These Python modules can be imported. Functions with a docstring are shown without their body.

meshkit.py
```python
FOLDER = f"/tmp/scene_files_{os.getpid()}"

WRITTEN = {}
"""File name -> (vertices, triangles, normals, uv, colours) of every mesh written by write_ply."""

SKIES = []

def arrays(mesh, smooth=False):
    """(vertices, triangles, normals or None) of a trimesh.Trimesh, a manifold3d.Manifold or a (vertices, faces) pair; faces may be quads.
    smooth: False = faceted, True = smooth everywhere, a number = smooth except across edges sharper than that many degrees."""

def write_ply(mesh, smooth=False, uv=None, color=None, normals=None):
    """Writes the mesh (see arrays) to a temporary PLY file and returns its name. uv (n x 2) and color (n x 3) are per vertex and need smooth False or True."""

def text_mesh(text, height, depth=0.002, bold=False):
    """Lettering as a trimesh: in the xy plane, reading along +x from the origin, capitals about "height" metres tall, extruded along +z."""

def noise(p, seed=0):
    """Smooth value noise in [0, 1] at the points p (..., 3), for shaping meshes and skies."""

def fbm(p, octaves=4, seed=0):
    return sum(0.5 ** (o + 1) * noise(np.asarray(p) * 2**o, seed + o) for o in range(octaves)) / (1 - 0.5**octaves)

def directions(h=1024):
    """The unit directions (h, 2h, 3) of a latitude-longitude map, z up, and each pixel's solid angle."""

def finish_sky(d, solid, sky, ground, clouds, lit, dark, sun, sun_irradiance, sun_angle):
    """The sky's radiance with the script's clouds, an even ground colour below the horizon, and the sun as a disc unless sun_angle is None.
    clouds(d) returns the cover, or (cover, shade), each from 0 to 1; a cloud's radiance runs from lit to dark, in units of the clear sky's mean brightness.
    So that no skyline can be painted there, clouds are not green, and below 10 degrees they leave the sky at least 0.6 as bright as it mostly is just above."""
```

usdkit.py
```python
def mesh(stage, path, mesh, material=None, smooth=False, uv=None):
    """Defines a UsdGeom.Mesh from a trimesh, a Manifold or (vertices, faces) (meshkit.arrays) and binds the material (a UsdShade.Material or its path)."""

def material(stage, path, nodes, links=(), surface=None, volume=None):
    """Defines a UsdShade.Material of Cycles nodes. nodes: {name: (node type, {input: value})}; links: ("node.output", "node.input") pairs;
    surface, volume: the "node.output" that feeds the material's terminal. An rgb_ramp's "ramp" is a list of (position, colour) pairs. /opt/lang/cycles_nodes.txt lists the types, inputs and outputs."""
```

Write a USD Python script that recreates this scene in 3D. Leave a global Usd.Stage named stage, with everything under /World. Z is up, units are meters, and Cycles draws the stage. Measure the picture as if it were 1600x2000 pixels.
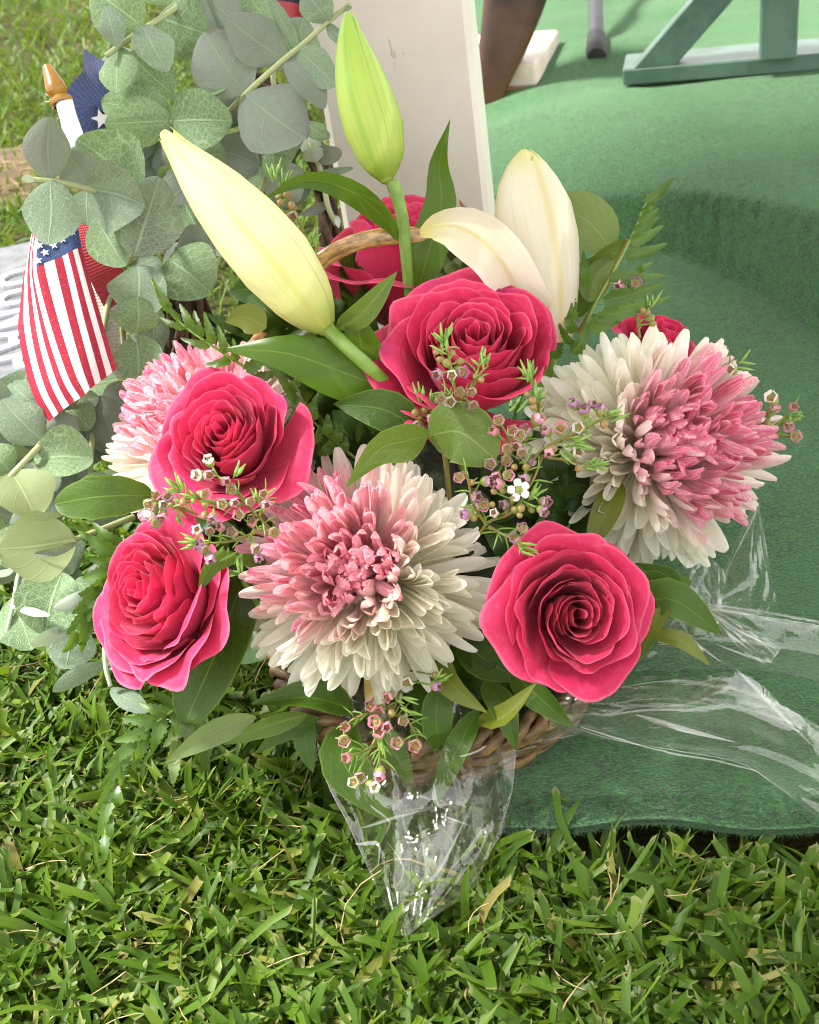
import math, numpy as np, usdkit, meshkit
from pxr import Usd, UsdGeom, UsdLux, UsdShade, Gf, Sdf, Vt
stage = Usd.Stage.CreateInMemory()
UsdGeom.SetStageUpAxis(stage, 'Z'); UsdGeom.SetStageMetersPerUnit(stage, 1.0)
world = UsdGeom.Xform.Define(stage, '/World'); stage.SetDefaultPrim(world.GetPrim())
UsdGeom.Scope.Define(stage, '/World/Looks')
rng = np.random.default_rng(7)
# ------------------------------------------------------------------ camera (handheld, pitched 34 degrees down, slightly rolled)
FPX, CAMH = 2400.0, 0.54                       # focal length in photo pixels (1600 x 2000), eye height
up_c = np.array([-578.0, 3527.0, 2400.0]); up_c /= np.linalg.norm(up_c)      # world up in camera axes (right, up, back)
fw_c = np.array([0, 0, -1.0]); y_c = fw_c - fw_c.dot(up_c) * up_c; y_c /= np.linalg.norm(y_c)
x_c = np.cross(y_c, up_c)
M3 = np.stack([x_c, y_c, up_c])                # rows: world axes in camera coordinates
RIGHT, UP, BACK = M3[:, 0], M3[:, 1], M3[:, 2]
FWD = -BACK; EYE = np.array([0, 0, CAMH])
cam = UsdGeom.Camera.Define(stage, '/World/camera')
cam.AddTransformOp().Set(Gf.Matrix4d(*RIGHT, 0, *UP, 0, *BACK, 0, *EYE, 1))
cam.CreateHorizontalApertureAttr(24.0); cam.CreateVerticalApertureAttr(30.0); cam.CreateFocalLengthAttr(36.0)
cam.CreateClippingRangeAttr(Gf.Vec2f(0.05, 2000)); cam.CreateFStopAttr(15.0); cam.CreateFocusDistanceAttr(0.68)
cam.CreateExposureAttr(1.42)
# ------------------------------------------------------------------ sky and sun: bright, softly clouded day
SUN = np.array([-0.52, 0.10, 0.82]); SUN /= np.linalg.norm(SUN)
elev, rot = math.asin(SUN[2]), math.atan2(SUN[0], SUN[1])
skym = usdkit.material(stage, '/World/Looks/sky_look', {
    's': ('sky_texture', {'sky_type': 'single_scattering', 'sun_disc': False, 'sun_elevation': elev, 'sun_rotation': rot}),
    'tc': ('texture_coordinate', {}),
    'n': ('noise_texture', {'scale': 2.2, 'detail': 5.0, 'roughness': 0.55}),
    'r': ('rgb_ramp', {'ramp': [(0.30, (0.55,) * 3), (0.62, (0.95,) * 3)]}),
    'm': ('mix_color', {'b': (11.0, 10.6, 10.0)}), 'b': ('background_shader', {'strength': 0.10})},
    [('tc.generated', 'n.vector'), ('n.fac', 'r.fac'), ('r.color', 'm.fac'), ('s.color', 'm.a'), ('m.result', 'b.color')], surface='b.background')
dome = UsdLux.DomeLight.Define(stage, '/World/sky')
UsdShade.MaterialBindingAPI.Apply(dome.GetPrim()).Bind(skym)
dome.GetPrim().SetCustomDataByKey('kind', 'structure')
sun = UsdLux.DistantLight.Define(stage, '/World/sun')
sun.CreateIntensityAttr(1.25); sun.CreateAngleAttr(10.0); sun.CreateNormalizeAttr(True); sun.CreateColorAttr(Gf.Vec3f(1.0, 0.96, 0.9))
zs = SUN; xs = np.cross([0, 0, 1.0], zs); xs /= np.linalg.norm(xs); ys = np.cross(zs, xs)
sun.AddTransformOp().Set(Gf.Matrix4d(*xs, 0, *ys, 0, *zs, 0, 0, 0, 5, 1))

# ------------------------------------------------------------------ helpers
def ray(px, py): return FWD + (px - 800) / FPX * RIGHT + (1000 - py) / FPX * UP
def gd(px, py, z=0.0):
    r = ray(px, py); return (z - CAMH) / r[2] if r[2] < -1e-4 else 1e3
def G(px, py, z=0.0): return EYE + gd(px, py, z) * ray(px, py)
def P(px, py, d, lift=0.006):                  # where a thing of the basket stands in space, never under the turf
    return EYE + min(d, gd(px, py, lift)) * ray(px, py)
def proj(p):
    q = np.asarray(p) - EYE; d = q @ FWD
    return np.stack([800 + FPX * (q @ RIGHT) / d, 1000 - FPX * (q @ UP) / d, d], -1)
def cam_dir(x, y, z):                          # right, up, towards the viewer
    v = x * RIGHT + y * UP + z * BACK; return v / np.linalg.norm(v)
def nrm(v): return v / np.maximum(np.linalg.norm(v, axis=-1, keepdims=True), 1e-12)
def cr(pts, n):
    p = np.asarray(pts, float)
    if len(p) == 2: return p[0] + (p[1] - p[0]) * np.linspace(0, 1, n)[:, None]
    q = np.vstack([2 * p[0] - p[1], p, 2 * p[-1] - p[-2]])
    L = np.concatenate([[0], np.cumsum(np.linalg.norm(np.diff(p, axis=0), axis=1))]); s = np.linspace(0, L[-1], n)
    k = np.clip(np.searchsorted(L, s, 'right') - 1, 0, len(p) - 2); t = ((s - L[k]) / np.maximum(L[k + 1] - L[k], 1e-9))[:, None]
    a, b, c, d = q[k], q[k + 1], q[k + 2], q[k + 3]
    return 0.5 * (2 * b + (c - a) * t + (2 * a - 5 * b + 4 * c - d) * t ** 2 + (3 * b - a - 3 * c + d) * t ** 3)
def grid_faces(nr, nc, wrap=False):
    i, j = np.meshgrid(np.arange(nr - 1), np.arange(nc if wrap else nc - 1), indexing='ij')
    a, b = i * nc + j, i * nc + (j + 1) % nc
    return np.stack([a, b, b + nc, a + nc], -1).reshape(-1, 4)
def tri(f): f = np.asarray(f); return np.vstack([f[:, [0, 1, 2]], f[:, [0, 2, 3]]]) if f.shape[1] == 4 else f
def join(ms):
    vs, fs, us, o = [], [], [], 0
    for m in ms:
        vs.append(m[0]); fs.append(tri(m[1]) + o); us.append(m[2] if len(m) > 2 and m[2] is not None else np.zeros((len(m[0]), 2))); o += len(m[0])
    return np.vstack(vs), np.vstack(fs), np.vstack(us)
taken = {}
def uniq(parent, name):
    k = taken.get((parent, name), 0); taken[(parent, name)] = k + 1
    return f'{parent}/{name}' if k == 0 else f'{parent}/{name}_{k:03d}'
origin = {}
def meta(prim, label=None, cat=None, group=None, kind=None):
    for k, v in (('label', label), ('category', cat), ('group', group), ('kind', kind)):
        if v: prim.SetCustomDataByKey(k, v)
def thing(name, label, cat, at=(0, 0, 0), group=None, kind=None):
    p = uniq('/World', name); x = UsdGeom.Xform.Define(stage, p); x.AddTranslateOp().Set(Gf.Vec3d(*map(float, at)))
    origin[p] = np.asarray(at, float); meta(x.GetPrim(), label, cat, group, kind); return p
def part(parent, name, m, mat, smooth=True, label=None, kind=None, tint=None):
    p = uniq(parent, name); root = '/'.join(p.split('/')[:3]); o = origin.get(root, np.zeros(3))
    v = np.asarray(m[0], float) - o; uv = m[2] if len(m) > 2 else None
    if smooth not in (True, False): uv = None
    g = usdkit.mesh(stage, p, (v, tri(m[1])), '/World/Looks/' + mat, smooth=smooth, uv=uv)
    if tint is not None:
        UsdGeom.PrimvarsAPI(g).CreatePrimvar('tint', Sdf.ValueTypeNames.FloatArray, 'vertex').Set(Vt.FloatArray.FromNumpy(np.asarray(tint, np.float32)))
    meta(g.GetPrim(), label=label, kind=kind); return p
def single(name, m, mat, label, cat, smooth=True, group=None, kind=None, tint=None):
    p = part('/World', name, m, mat, smooth, tint=tint); meta(stage.GetPrimAtPath(p), label, cat, group, kind); return p
def tube(pts, r, sides=6, n=None, cap=True):
    p = cr(pts, n or max(2, 6 * (len(pts) - 1) + 1)); n = len(p)
    rr = np.interp(np.linspace(0, 1, n), np.linspace(0, 1, len(np.atleast_1d(r))), np.atleast_1d(r))
    T = nrm(np.gradient(p, axis=0)); ref = np.array([0.31, 0.52, 0.79]); A = nrm(np.cross(T, ref)); B = np.cross(T, A)
    th = np.arange(sides) / sides * 2 * np.pi
    v = p[:, None] + rr[:, None, None] * (np.cos(th)[None, :, None] * A[:, None] + np.sin(th)[None, :, None] * B[:, None])
    f = tri(grid_faces(n, sides, True)); v = v.reshape(-1, 3)
    uv = np.stack(np.meshgrid(np.linspace(0, 1, n), th / 6.283, indexing='ij')[::-1], -1).reshape(-1, 2)
    if cap:
        v = np.vstack([v, p[0], p[-1]]); uv = np.vstack([uv, [0, 0], [0, 1]]); k = n * sides; j = np.arange(sides); j2 = (j + 1) % sides
        f = np.vstack([f, np.stack([j2, j, np.full(sides, k)], 1), np.stack([j + k - sides, j2 + k - sides, np.full(sides, k + 1)], 1)])
    return v, f, uv
def box(a, ex, ey, ez, bev=0.0):               # corner a and three edge vectors, chamfered
    import trimesh
    a, ex, ey, ez = (np.asarray(q, float) for q in (a, ex, ey, ez))
    l = [np.linalg.norm(q) for q in (ex, ey, ez)]; pts = []
    for i in (0, 1):
        for j in (0, 1):
            for k in (0, 1):
                for ax in range(3):
                    t = [i, j, k]; q = np.array(t, float)
                    for b in range(3):
                        if b != ax: q[b] += (bev / l[b]) * (1 if t[b] == 0 else -1)
                    pts.append(a + q[0] * ex + q[1] * ey + q[2] * ez)
    h = trimesh.convex.convex_hull(np.array(pts)); return np.array(h.vertices), np.array(h.faces)
PROF = {
    'ovate': lambda v: np.sin(np.pi * v ** 0.78) ** 0.85 * (1 - 0.25 * v),
    'round': lambda v: np.sqrt(np.clip(1 - (2 * v - 1) ** 2, 0, 1)) * (1.0 - 0.14 * np.cos(2 * np.pi * v)) * (1.08 - 0.16 * v),
    'elliptic': lambda v: np.sqrt(np.clip(1 - (2 * v - 1) ** 2, 0, 1)) * (1 - 0.10 * v),
    'lance': lambda v: np.sin(np.pi * v ** 0.62) ** 1.1,
    'strip': lambda v: np.clip(np.minimum(v * 6, (1 - v) * 3.2), 0, 1) ** 0.6,
    'pinna': lambda v: (np.clip(1 - v, 0, 1) ** 0.62) * np.minimum(1, 0.35 + v * 5) * (1 - 0.34 * ((v * 7) % 1.0)),
}
def blade(sp, w, prof='ovate', roll=0.0, fold=0.15, curl=0.0, nv=13, nu=7, wav=0.0, seed=0, twist=0.0, hint=None, rough=0.0):
    """A leaf on a world-space spine: half-width w (m), facing the hint direction (default: the eye) turned by roll (radians)."""
    r = np.random.default_rng(seed); v = np.linspace(0, 1, nv) if prof in ('pinna', 'band') else (1 - np.cos(np.pi * np.linspace(0, 1, nv))) / 2
    pd = cr(sp, 97); Td = nrm(np.gradient(pd, axis=0)); k97 = np.linspace(0, 1, 97)
    p = np.stack([np.interp(v, k97, pd[:, k]) for k in range(3)], 1); T = nrm(np.stack([np.interp(v, k97, Td[:, k]) for k in range(3)], 1))
    H = nrm(EYE - p) if hint is None else np.broadcast_to(hint, p.shape)
    S = nrm(np.cross(T, H)); N = np.cross(S, T)
    v = np.clip(v, 0.0015, 0.9985)
    a = roll + twist * v; ca, sa = np.cos(a)[:, None], np.sin(a)[:, None]
    S, N = S * ca + N * sa, N * ca - S * sa
    W = w * PROF[prof](v); u = np.linspace(-1, 1, nu); ph = r.uniform(0, 6.28, 3)
    if rough: W = W * (1 + rough * r.normal(size=nv))
    off = W[:, None] * (fold * np.abs(u)[None] - 0.0 + curl * (u ** 2)[None]) + w * wav * np.sin(7 * v[:, None] + ph[0] + 1.7 * np.sign(u)[None]) * (u ** 2)[None]
    q = p[:, None] + S[:, None] * (W[:, None] * u[None])[..., None] * np.cos(fold * 0.7) + N[:, None] * off[..., None]
    uv = np.stack([np.broadcast_to((u + 1) / 2, (nv, nu)), np.broadcast_to(v[:, None], (nv, nu))], -1)
    return q.reshape(-1, 3), grid_faces(nv, nu), uv.reshape(-1, 2)
def spx(pts): return [P(*q) for q in pts]
def rounds(c, r, ax=(0, 0, 1), seg=8, rings=5, stretch=1.0):
    ax = nrm(np.asarray(ax, float)); e = nrm(np.cross(ax, [0.3, 0.9, 0.2])); g = np.cross(ax, e)
    t = np.linspace(0, np.pi, rings + 1); p = np.arange(seg) / seg * 2 * np.pi
    v = np.asarray(c) + r * (np.sin(t)[:, None, None] * (np.cos(p)[None, :, None] * e + np.sin(p)[None, :, None] * g) - stretch * np.cos(t)[:, None, None] * ax)
    return v.reshape(-1, 3), grid_faces(rings + 1, seg, True), None

# ------------------------------------------------------------------ materials
OUT = dict(math='value', mix_color='result', noise_texture='fac', voronoi_texture='distance', rgb_ramp='color', texture_coordinate='UV', separate_xyz='x', object_info='random',
           principled_bsdf='BSDF', translucent_bsdf='BSDF', transparent_bsdf='BSDF', glossy_bsdf='BSDF', mix_closure='closure', fresnel='fac', bump='normal', layer_weight='facing', attribute='fac', map_range='result',
           mapping='vector', wave_texture='fac', geometry='position', white_noise_texture='value', combine_xyz='vector', vector_math='vector', diffuse_bsdf='BSDF')
class NG:
    def __init__(s): s.n, s.l = {}, []
    def __call__(s, kind, out=None, **inp):
        name = f'n{len(s.n)}'; vals = {}
        for k, v in inp.items():
            if isinstance(v, str) and v[:1] == '@': s.l.append((v[1:], f'{name}.{k}'))
            else: vals[k] = v
        s.n[name] = (kind, vals); return f'@{name}.{out or OUT[kind]}'
    def m(s, op, a, b=0.0, c=0.0, clamp=False): return s('math', math_type=op, value1=a, value2=b, value3=c, use_clamp=clamp)
    def mix(s, fac, a, b, bt='mix'): return s('mix_color', blend_type=bt, fac=fac, a=a, b=b)
    def step(s, x, lo, hi): return s('map_range', range_type='smoothstep', value=x, from_min=lo, from_max=hi, to_min=0.0, to_max=1.0)
    def ramp(s, fac, stops): return s('rgb_ramp', fac=fac, ramp=stops)
    def uv(s):
        t = s('texture_coordinate', 'UV'); a = s('separate_xyz', 'x', vector=t); return t, a, a[:-1] + 'y'
    def done(s, name, surf, vol=None): return usdkit.material(stage, '/World/Looks/' + name, s.n, s.l, surface=surf[1:] if surf else None, volume=vol[1:] if vol else None)
    def leafy(s, col, tr, trans=0.3, rough=0.45, spec=0.4, normal=None, sheen=0.0):
        kw = dict(base_color=col, roughness=rough, specular_ior_level=spec)
        if normal: kw['normal'] = normal
        if sheen: kw['sheen_weight'] = sheen
        return s('mix_closure', fac=trans, closure1=s('principled_bsdf', **kw), closure2=s('translucent_bsdf', color=tr))
def mat_simple(name, col, rough=0.5, noise=0.0, scale=30.0, bump=0.0, metallic=0.0, spec=0.5, col2=None, bscale=None):
    g = NG(); pos = g('geometry', 'position'); c = col
    if noise or col2 is not None:
        n = g('noise_texture', vector=pos, scale=scale, detail=5.0, roughness=0.6)
        c = g.mix(g.step(n, 0.35, 0.65), col, col2 if col2 is not None else tuple(np.array(col) * (1 - noise)))
    kw = dict(base_color=c, roughness=rough, metallic=metallic, specular_ior_level=spec)
    if bump: kw['normal'] = g('bump', height=g('noise_texture', vector=pos, scale=bscale or scale * 4, detail=4.0), strength=bump, distance=0.002)
    return g.done(name, g('principled_bsdf', **kw))
def veins(g, u, v, K, slope, thick=0.10, mid=0.05):
    a = g.m('absolute', g.m('multiply_add', u, 2.0, -1.0))
    t = g.m('fraction', g.m('multiply', g.m('subtract', v, g.m('multiply', a, slope)), K))
    d = g.m('absolute', g.m('multiply_add', t, 2.0, -1.0))
    side = g.m('subtract', 1.0, g.step(d, thick * 0.35, thick))
    midr = g.m('subtract', 1.0, g.step(a, mid * 0.4, mid))
    return a, side, midr
def mat_leaf(name, dark, light, vein, K=7.0, slope=0.35, trans=0.25, rough=0.35, retic=0.0, spec=0.5, sideamt=0.35, edge=None, blot=None, bump=0.25, dust=0.0):
    g = NG(); t, u, v = g.uv(); a, side, midr = veins(g, u, v, K, slope)
    rnd = g('object_info', 'random'); pos = g('geometry', 'position')
    n = g('noise_texture', vector=pos, scale=60.0, detail=4.0, roughness=0.6)
    c = g.mix(g.m('multiply_add', rnd, 0.55, g.m('multiply_add', n, 0.9, -0.28), clamp=True), dark, light)
    if blot: c = g.mix(g.m('multiply', g.step(g('noise_texture', vector=pos, scale=28.0, detail=3.0), 0.48, 0.68), 0.7), c, blot)
    hgt = g.m('add', side, midr)
    if retic:
        uv2 = g('mapping', vector=t, scale=(1.0, 1.25, 1.0)); w = g('vector_math', vector1=uv2, vector2=g('vector_math', vector1=g('noise_texture', 'color', vector=uv2, scale=6.0), vector2=(0.06, 0.06, 0.0), math_type='multiply'), math_type='add')
        e = g('voronoi_texture', vector=w, scale=11.0, feature='distance_to_edge'); r = g.m('subtract', 1.0, g.step(e, 0.015, 0.085))
        e2 = g('voronoi_texture', vector=w, scale=26.0, feature='distance_to_edge'); r2 = g.m('multiply', g.m('subtract', 1.0, g.step(e2, 0.02, 0.14)), 0.45)
        r = g.m('maximum', r, r2); hgt = g.m('add', hgt, g.m('multiply', r, 0.5)); c = g.mix(g.m('multiply', r, retic), c, vein)
    c = g.mix(g.m('multiply', side, sideamt), c, vein); c = g.mix(g.m('multiply', midr, 0.75), c, vein)
    if edge: c = g.mix(g.m('multiply', g.step(a, 0.9, 0.985), 0.7), c, edge)
    if dust: c = g.mix(g.m('multiply', g.step(g('noise_texture', vector=pos, scale=900.0, detail=2.0), 0.5, 0.75), dust), c, vein)
    nr = g('bump', height=g.m('add', hgt, g.m('multiply', n, 0.8)), strength=bump, distance=0.0012)
    tr = g.mix(0.5, c, (0.30, 0.42, 0.04))
    return g.done(name, g.leafy(c, tr, trans, rough, spec, nr))

mat_leaf('lemon_leaf', (0.023, 0.056, 0.005), (0.050, 0.112, 0.009), (0.106, 0.178, 0.024), K=6.0, slope=0.45, trans=0.20, rough=0.33, spec=0.28, sideamt=0.30, edge=(0.119, 0.185, 0.020), retic=0.22)
mat_leaf('deep_leaf', (0.012, 0.034, 0.004), (0.028, 0.066, 0.006), (0.06, 0.10, 0.015), K=6.0, slope=0.45, trans=0.15, rough=0.4, spec=0.25)  # lemon leaf copy darkened: shade between the flowers put into its colour
mat_leaf('lemon_leaf_light', (0.073, 0.132, 0.020), (0.112, 0.185, 0.033), (0.185, 0.264, 0.079), K=6.0, slope=0.45, trans=0.3, rough=0.4, spec=0.28, sideamt=0.4, edge=(0.211, 0.251, 0.066), retic=0.25)
mat_leaf('lemon_leaf_under', (0.112, 0.178, 0.046), (0.158, 0.224, 0.073), (0.238, 0.290, 0.132), K=6.0, slope=0.45, trans=0.35, rough=0.55, sideamt=0.5, retic=0.25)
mat_leaf('yellow_leaf', (0.112, 0.145, 0.010), (0.165, 0.191, 0.020), (0.224, 0.251, 0.053), K=6.0, slope=0.45, trans=0.35, rough=0.4, sideamt=0.35, edge=(0.198, 0.132, 0.026), retic=0.2)
mat_leaf('lily_leaf', (0.036, 0.086, 0.006), (0.073, 0.152, 0.010), (0.132, 0.218, 0.028), K=1.2, slope=-0.2, trans=0.3, rough=0.33, spec=0.28, sideamt=0.25, bump=0.15)
mat_leaf('eucalyptus', (0.122, 0.175, 0.127), (0.175, 0.241, 0.166), (0.288, 0.367, 0.253), K=7.0, slope=0.32, trans=0.18, rough=0.68, retic=0.55, sideamt=0.55, blot=(0.113, 0.122, 0.118), spec=0.25, bump=0.45, dust=0.35)
mat_leaf('eucalyptus_green', (0.105, 0.184, 0.087), (0.175, 0.271, 0.136), (0.324, 0.428, 0.253), K=7.0, slope=0.32, trans=0.25, rough=0.62, retic=0.7, sideamt=0.65, blot=(0.096, 0.149, 0.074), spec=0.25, bump=0.45, dust=0.35)
mat_leaf('eucalyptus_grey', (0.140, 0.161, 0.144), (0.193, 0.218, 0.193), (0.193, 0.271, 0.157), K=7.0, slope=0.32, trans=0.12, rough=0.7, retic=0.25, sideamt=0.5, blot=(0.149, 0.140, 0.136), spec=0.25, bump=0.4, dust=0.3)
mat_leaf('eucalyptus_pale', (0.209, 0.262, 0.122), (0.271, 0.315, 0.157), (0.367, 0.411, 0.218), K=4.0, slope=0.5, trans=0.3, rough=0.6, retic=0.0, sideamt=0.15, spec=0.3)
mat_leaf('eucalyptus_white', (0.332, 0.393, 0.332), (0.393, 0.455, 0.384), (0.437, 0.480, 0.393), K=4.0, slope=0.5, trans=0.3, rough=0.6, sideamt=0.15, spec=0.3)
mat_leaf('fern', (0.040, 0.099, 0.010), (0.073, 0.158, 0.017), (0.132, 0.218, 0.040), K=6.0, slope=0.6, trans=0.35, rough=0.4, sideamt=0.3)
mat_leaf('fern_pale', (0.132, 0.191, 0.066), (0.185, 0.251, 0.092), (0.264, 0.317, 0.145), K=6.0, slope=0.6, trans=0.35, rough=0.5, sideamt=0.3)
mat_simple('green_stem', (0.12, 0.22, 0.03), 0.42, col2=(0.17, 0.28, 0.05), scale=120.0)
mat_simple('eucalyptus_stem', (0.24, 0.30, 0.13), 0.55, col2=(0.30, 0.32, 0.16), scale=120.0)
mat_simple('pale_stem', (0.36, 0.44, 0.28), 0.55, col2=(0.42, 0.48, 0.34), scale=120.0)
mat_simple('wax_stem', (0.22, 0.12, 0.03), 0.5, col2=(0.14, 0.17, 0.03), scale=160.0)
mat_simple('wax_needle', (0.13, 0.25, 0.03), 0.4, col2=(0.20, 0.33, 0.06), scale=160.0)
mat_simple('wax_bud', (0.19, 0.20, 0.045), 0.4, col2=(0.30, 0.15, 0.06), scale=160.0)
mat_simple('wax_calyx', (0.20, 0.24, 0.05), 0.45)
mat_simple('wax_heart', (0.30, 0.13, 0.06), 0.6)
for nm, c1, c2 in (('wax_pink', (0.62, 0.17, 0.30), (0.80, 0.48, 0.56)), ('wax_white', (0.82, 0.78, 0.72), (0.86, 0.72, 0.70)), ('wax_mauve', (0.36, 0.14, 0.27), (0.60, 0.36, 0.52))):
    g = NG(); t, u, v = g.uv()
    c = g.mix(g.m('multiply_add', g('object_info', 'random'), 0.5, g.m('multiply', v, 0.5)), c1, c2)
    g.done(nm, g.leafy(c, c, 0.25, 0.45, 0.4))
# rose petals: crimson pink with a paler, slightly bruised rim
for nm, a, b, rim in (('rose_petal', (0.50, 0.012, 0.075), (0.67, 0.046, 0.140), (0.76, 0.17, 0.28)), ('rose_petal_deep', (0.42, 0.012, 0.060), (0.56, 0.035, 0.11), (0.70, 0.11, 0.22))):
    g = NG(); t, u, v = g.uv(); a_ = g.m('absolute', g.m('multiply_add', u, 2.0, -1.0)); pos = g('geometry', 'position')
    n = g('noise_texture', vector=pos, scale=70.0, detail=4.0)
    c = g.mix(g.m('multiply_add', g('object_info', 'random'), 0.5, g.m('multiply', n, 0.5)), a, b)
    e = g.m('maximum', g.step(v, 0.955, 0.995), g.step(a_, 0.965, 1.0))
    c = g.mix(g.m('multiply', e, g.m('multiply_add', n, 1.2, -0.1, clamp=True)), c, rim); c = g.mix(g.m('multiply', g.step(g('noise_texture', vector=pos, scale=190.0, detail=4.0, roughness=0.7), 0.5, 0.72), 0.22), c, rim)
    c = g.mix(g.m('multiply', g.m('multiply', g.step(v, 0.8, 1.0), g.step(g('noise_texture', vector=pos, scale=24.0, detail=2.0), 0.58, 0.75)), 0.7), c, (0.40, 0.015, 0.16))
    ln = g('noise_texture', vector=g('mapping', vector=t, scale=(42.0, 2.5, 1.0)), scale=1.0, detail=3.0)
    nr = g('bump', height=ln, strength=0.30, distance=0.001)
    g.done(nm, g.leafy(c, g.mix(0.35, c, (0.80, 0.035, 0.11)), 0.24, 0.6, 0.22, nr, sheen=0.08))
# chrysanthemum florets: ivory, airbrushed pink with magenta flecks at the tips (tint = how much dye)
g = NG(); t, u, v = g.uv(); tint = g('attribute', attribute='tint'); pos = g('geometry', 'position'); rnd = g('object_info', 'random')
base = g.mix(g.m('power', v, 0.5), (0.80, 0.77, 0.52), g.mix(rnd, (0.91, 0.90, 0.78), (0.92, 0.90, 0.84)))
c = g.mix(g.m('multiply', tint, 0.9, clamp=True), base, g.mix(rnd, (0.92, 0.54, 0.61), (0.92, 0.69, 0.73)))
st = g('noise_texture', vector=g('mapping', vector=t, scale=(13.0, 2.6, 1.0), location=(0.0, 0.0, 0.0)), scale=1.0, detail=4.0, roughness=0.7, distortion=0.6)
fl = g('noise_texture', vector=pos, scale=700.0, detail=3.0, roughness=0.7)
au = g.m('absolute', g.m('multiply_add', u, 2.0, -1.0))
tip = g.m('maximum', g.m('multiply', g.step(v, 0.55, 0.95), g.step(g.m('add', st, g.m('multiply', rnd, 0.16)), 0.53, 0.66)), g.m('multiply', g.m('multiply', g.step(g.m('maximum', au, v), 0.80, 0.97), g.step(fl, 0.44, 0.60)), 0.9))
c = g.mix(g.m('multiply', tip, g.m('multiply', g.step(tint, 0.35, 0.8), 0.85)), c, (0.78, 0.085, 0.28))
c = g.mix(g.m('multiply', g.m('multiply', g.step(fl, 0.60, 0.68), g.step(v, 0.75, 0.95)), g.m('multiply', g.step(tint, 0.8, 1.0), 0.7)), c, (0.62, 0.42, 0.20))
ln = g('noise_texture', vector=g('mapping', vector=t, scale=(26.0, 1.5, 1.0)), scale=1.0, detail=2.0)
g.done('mum_petal', g.leafy(c, c, 0.48, 0.42, 0.35, g('bump', height=ln, strength=0.12, distance=0.0008)))
mat_simple('mum_dry', (0.55, 0.38, 0.13), 0.6, col2=(0.66, 0.55, 0.30), scale=120.0)
mat_simple('mum_core', (0.85, 0.72, 0.60), 0.7)
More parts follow.
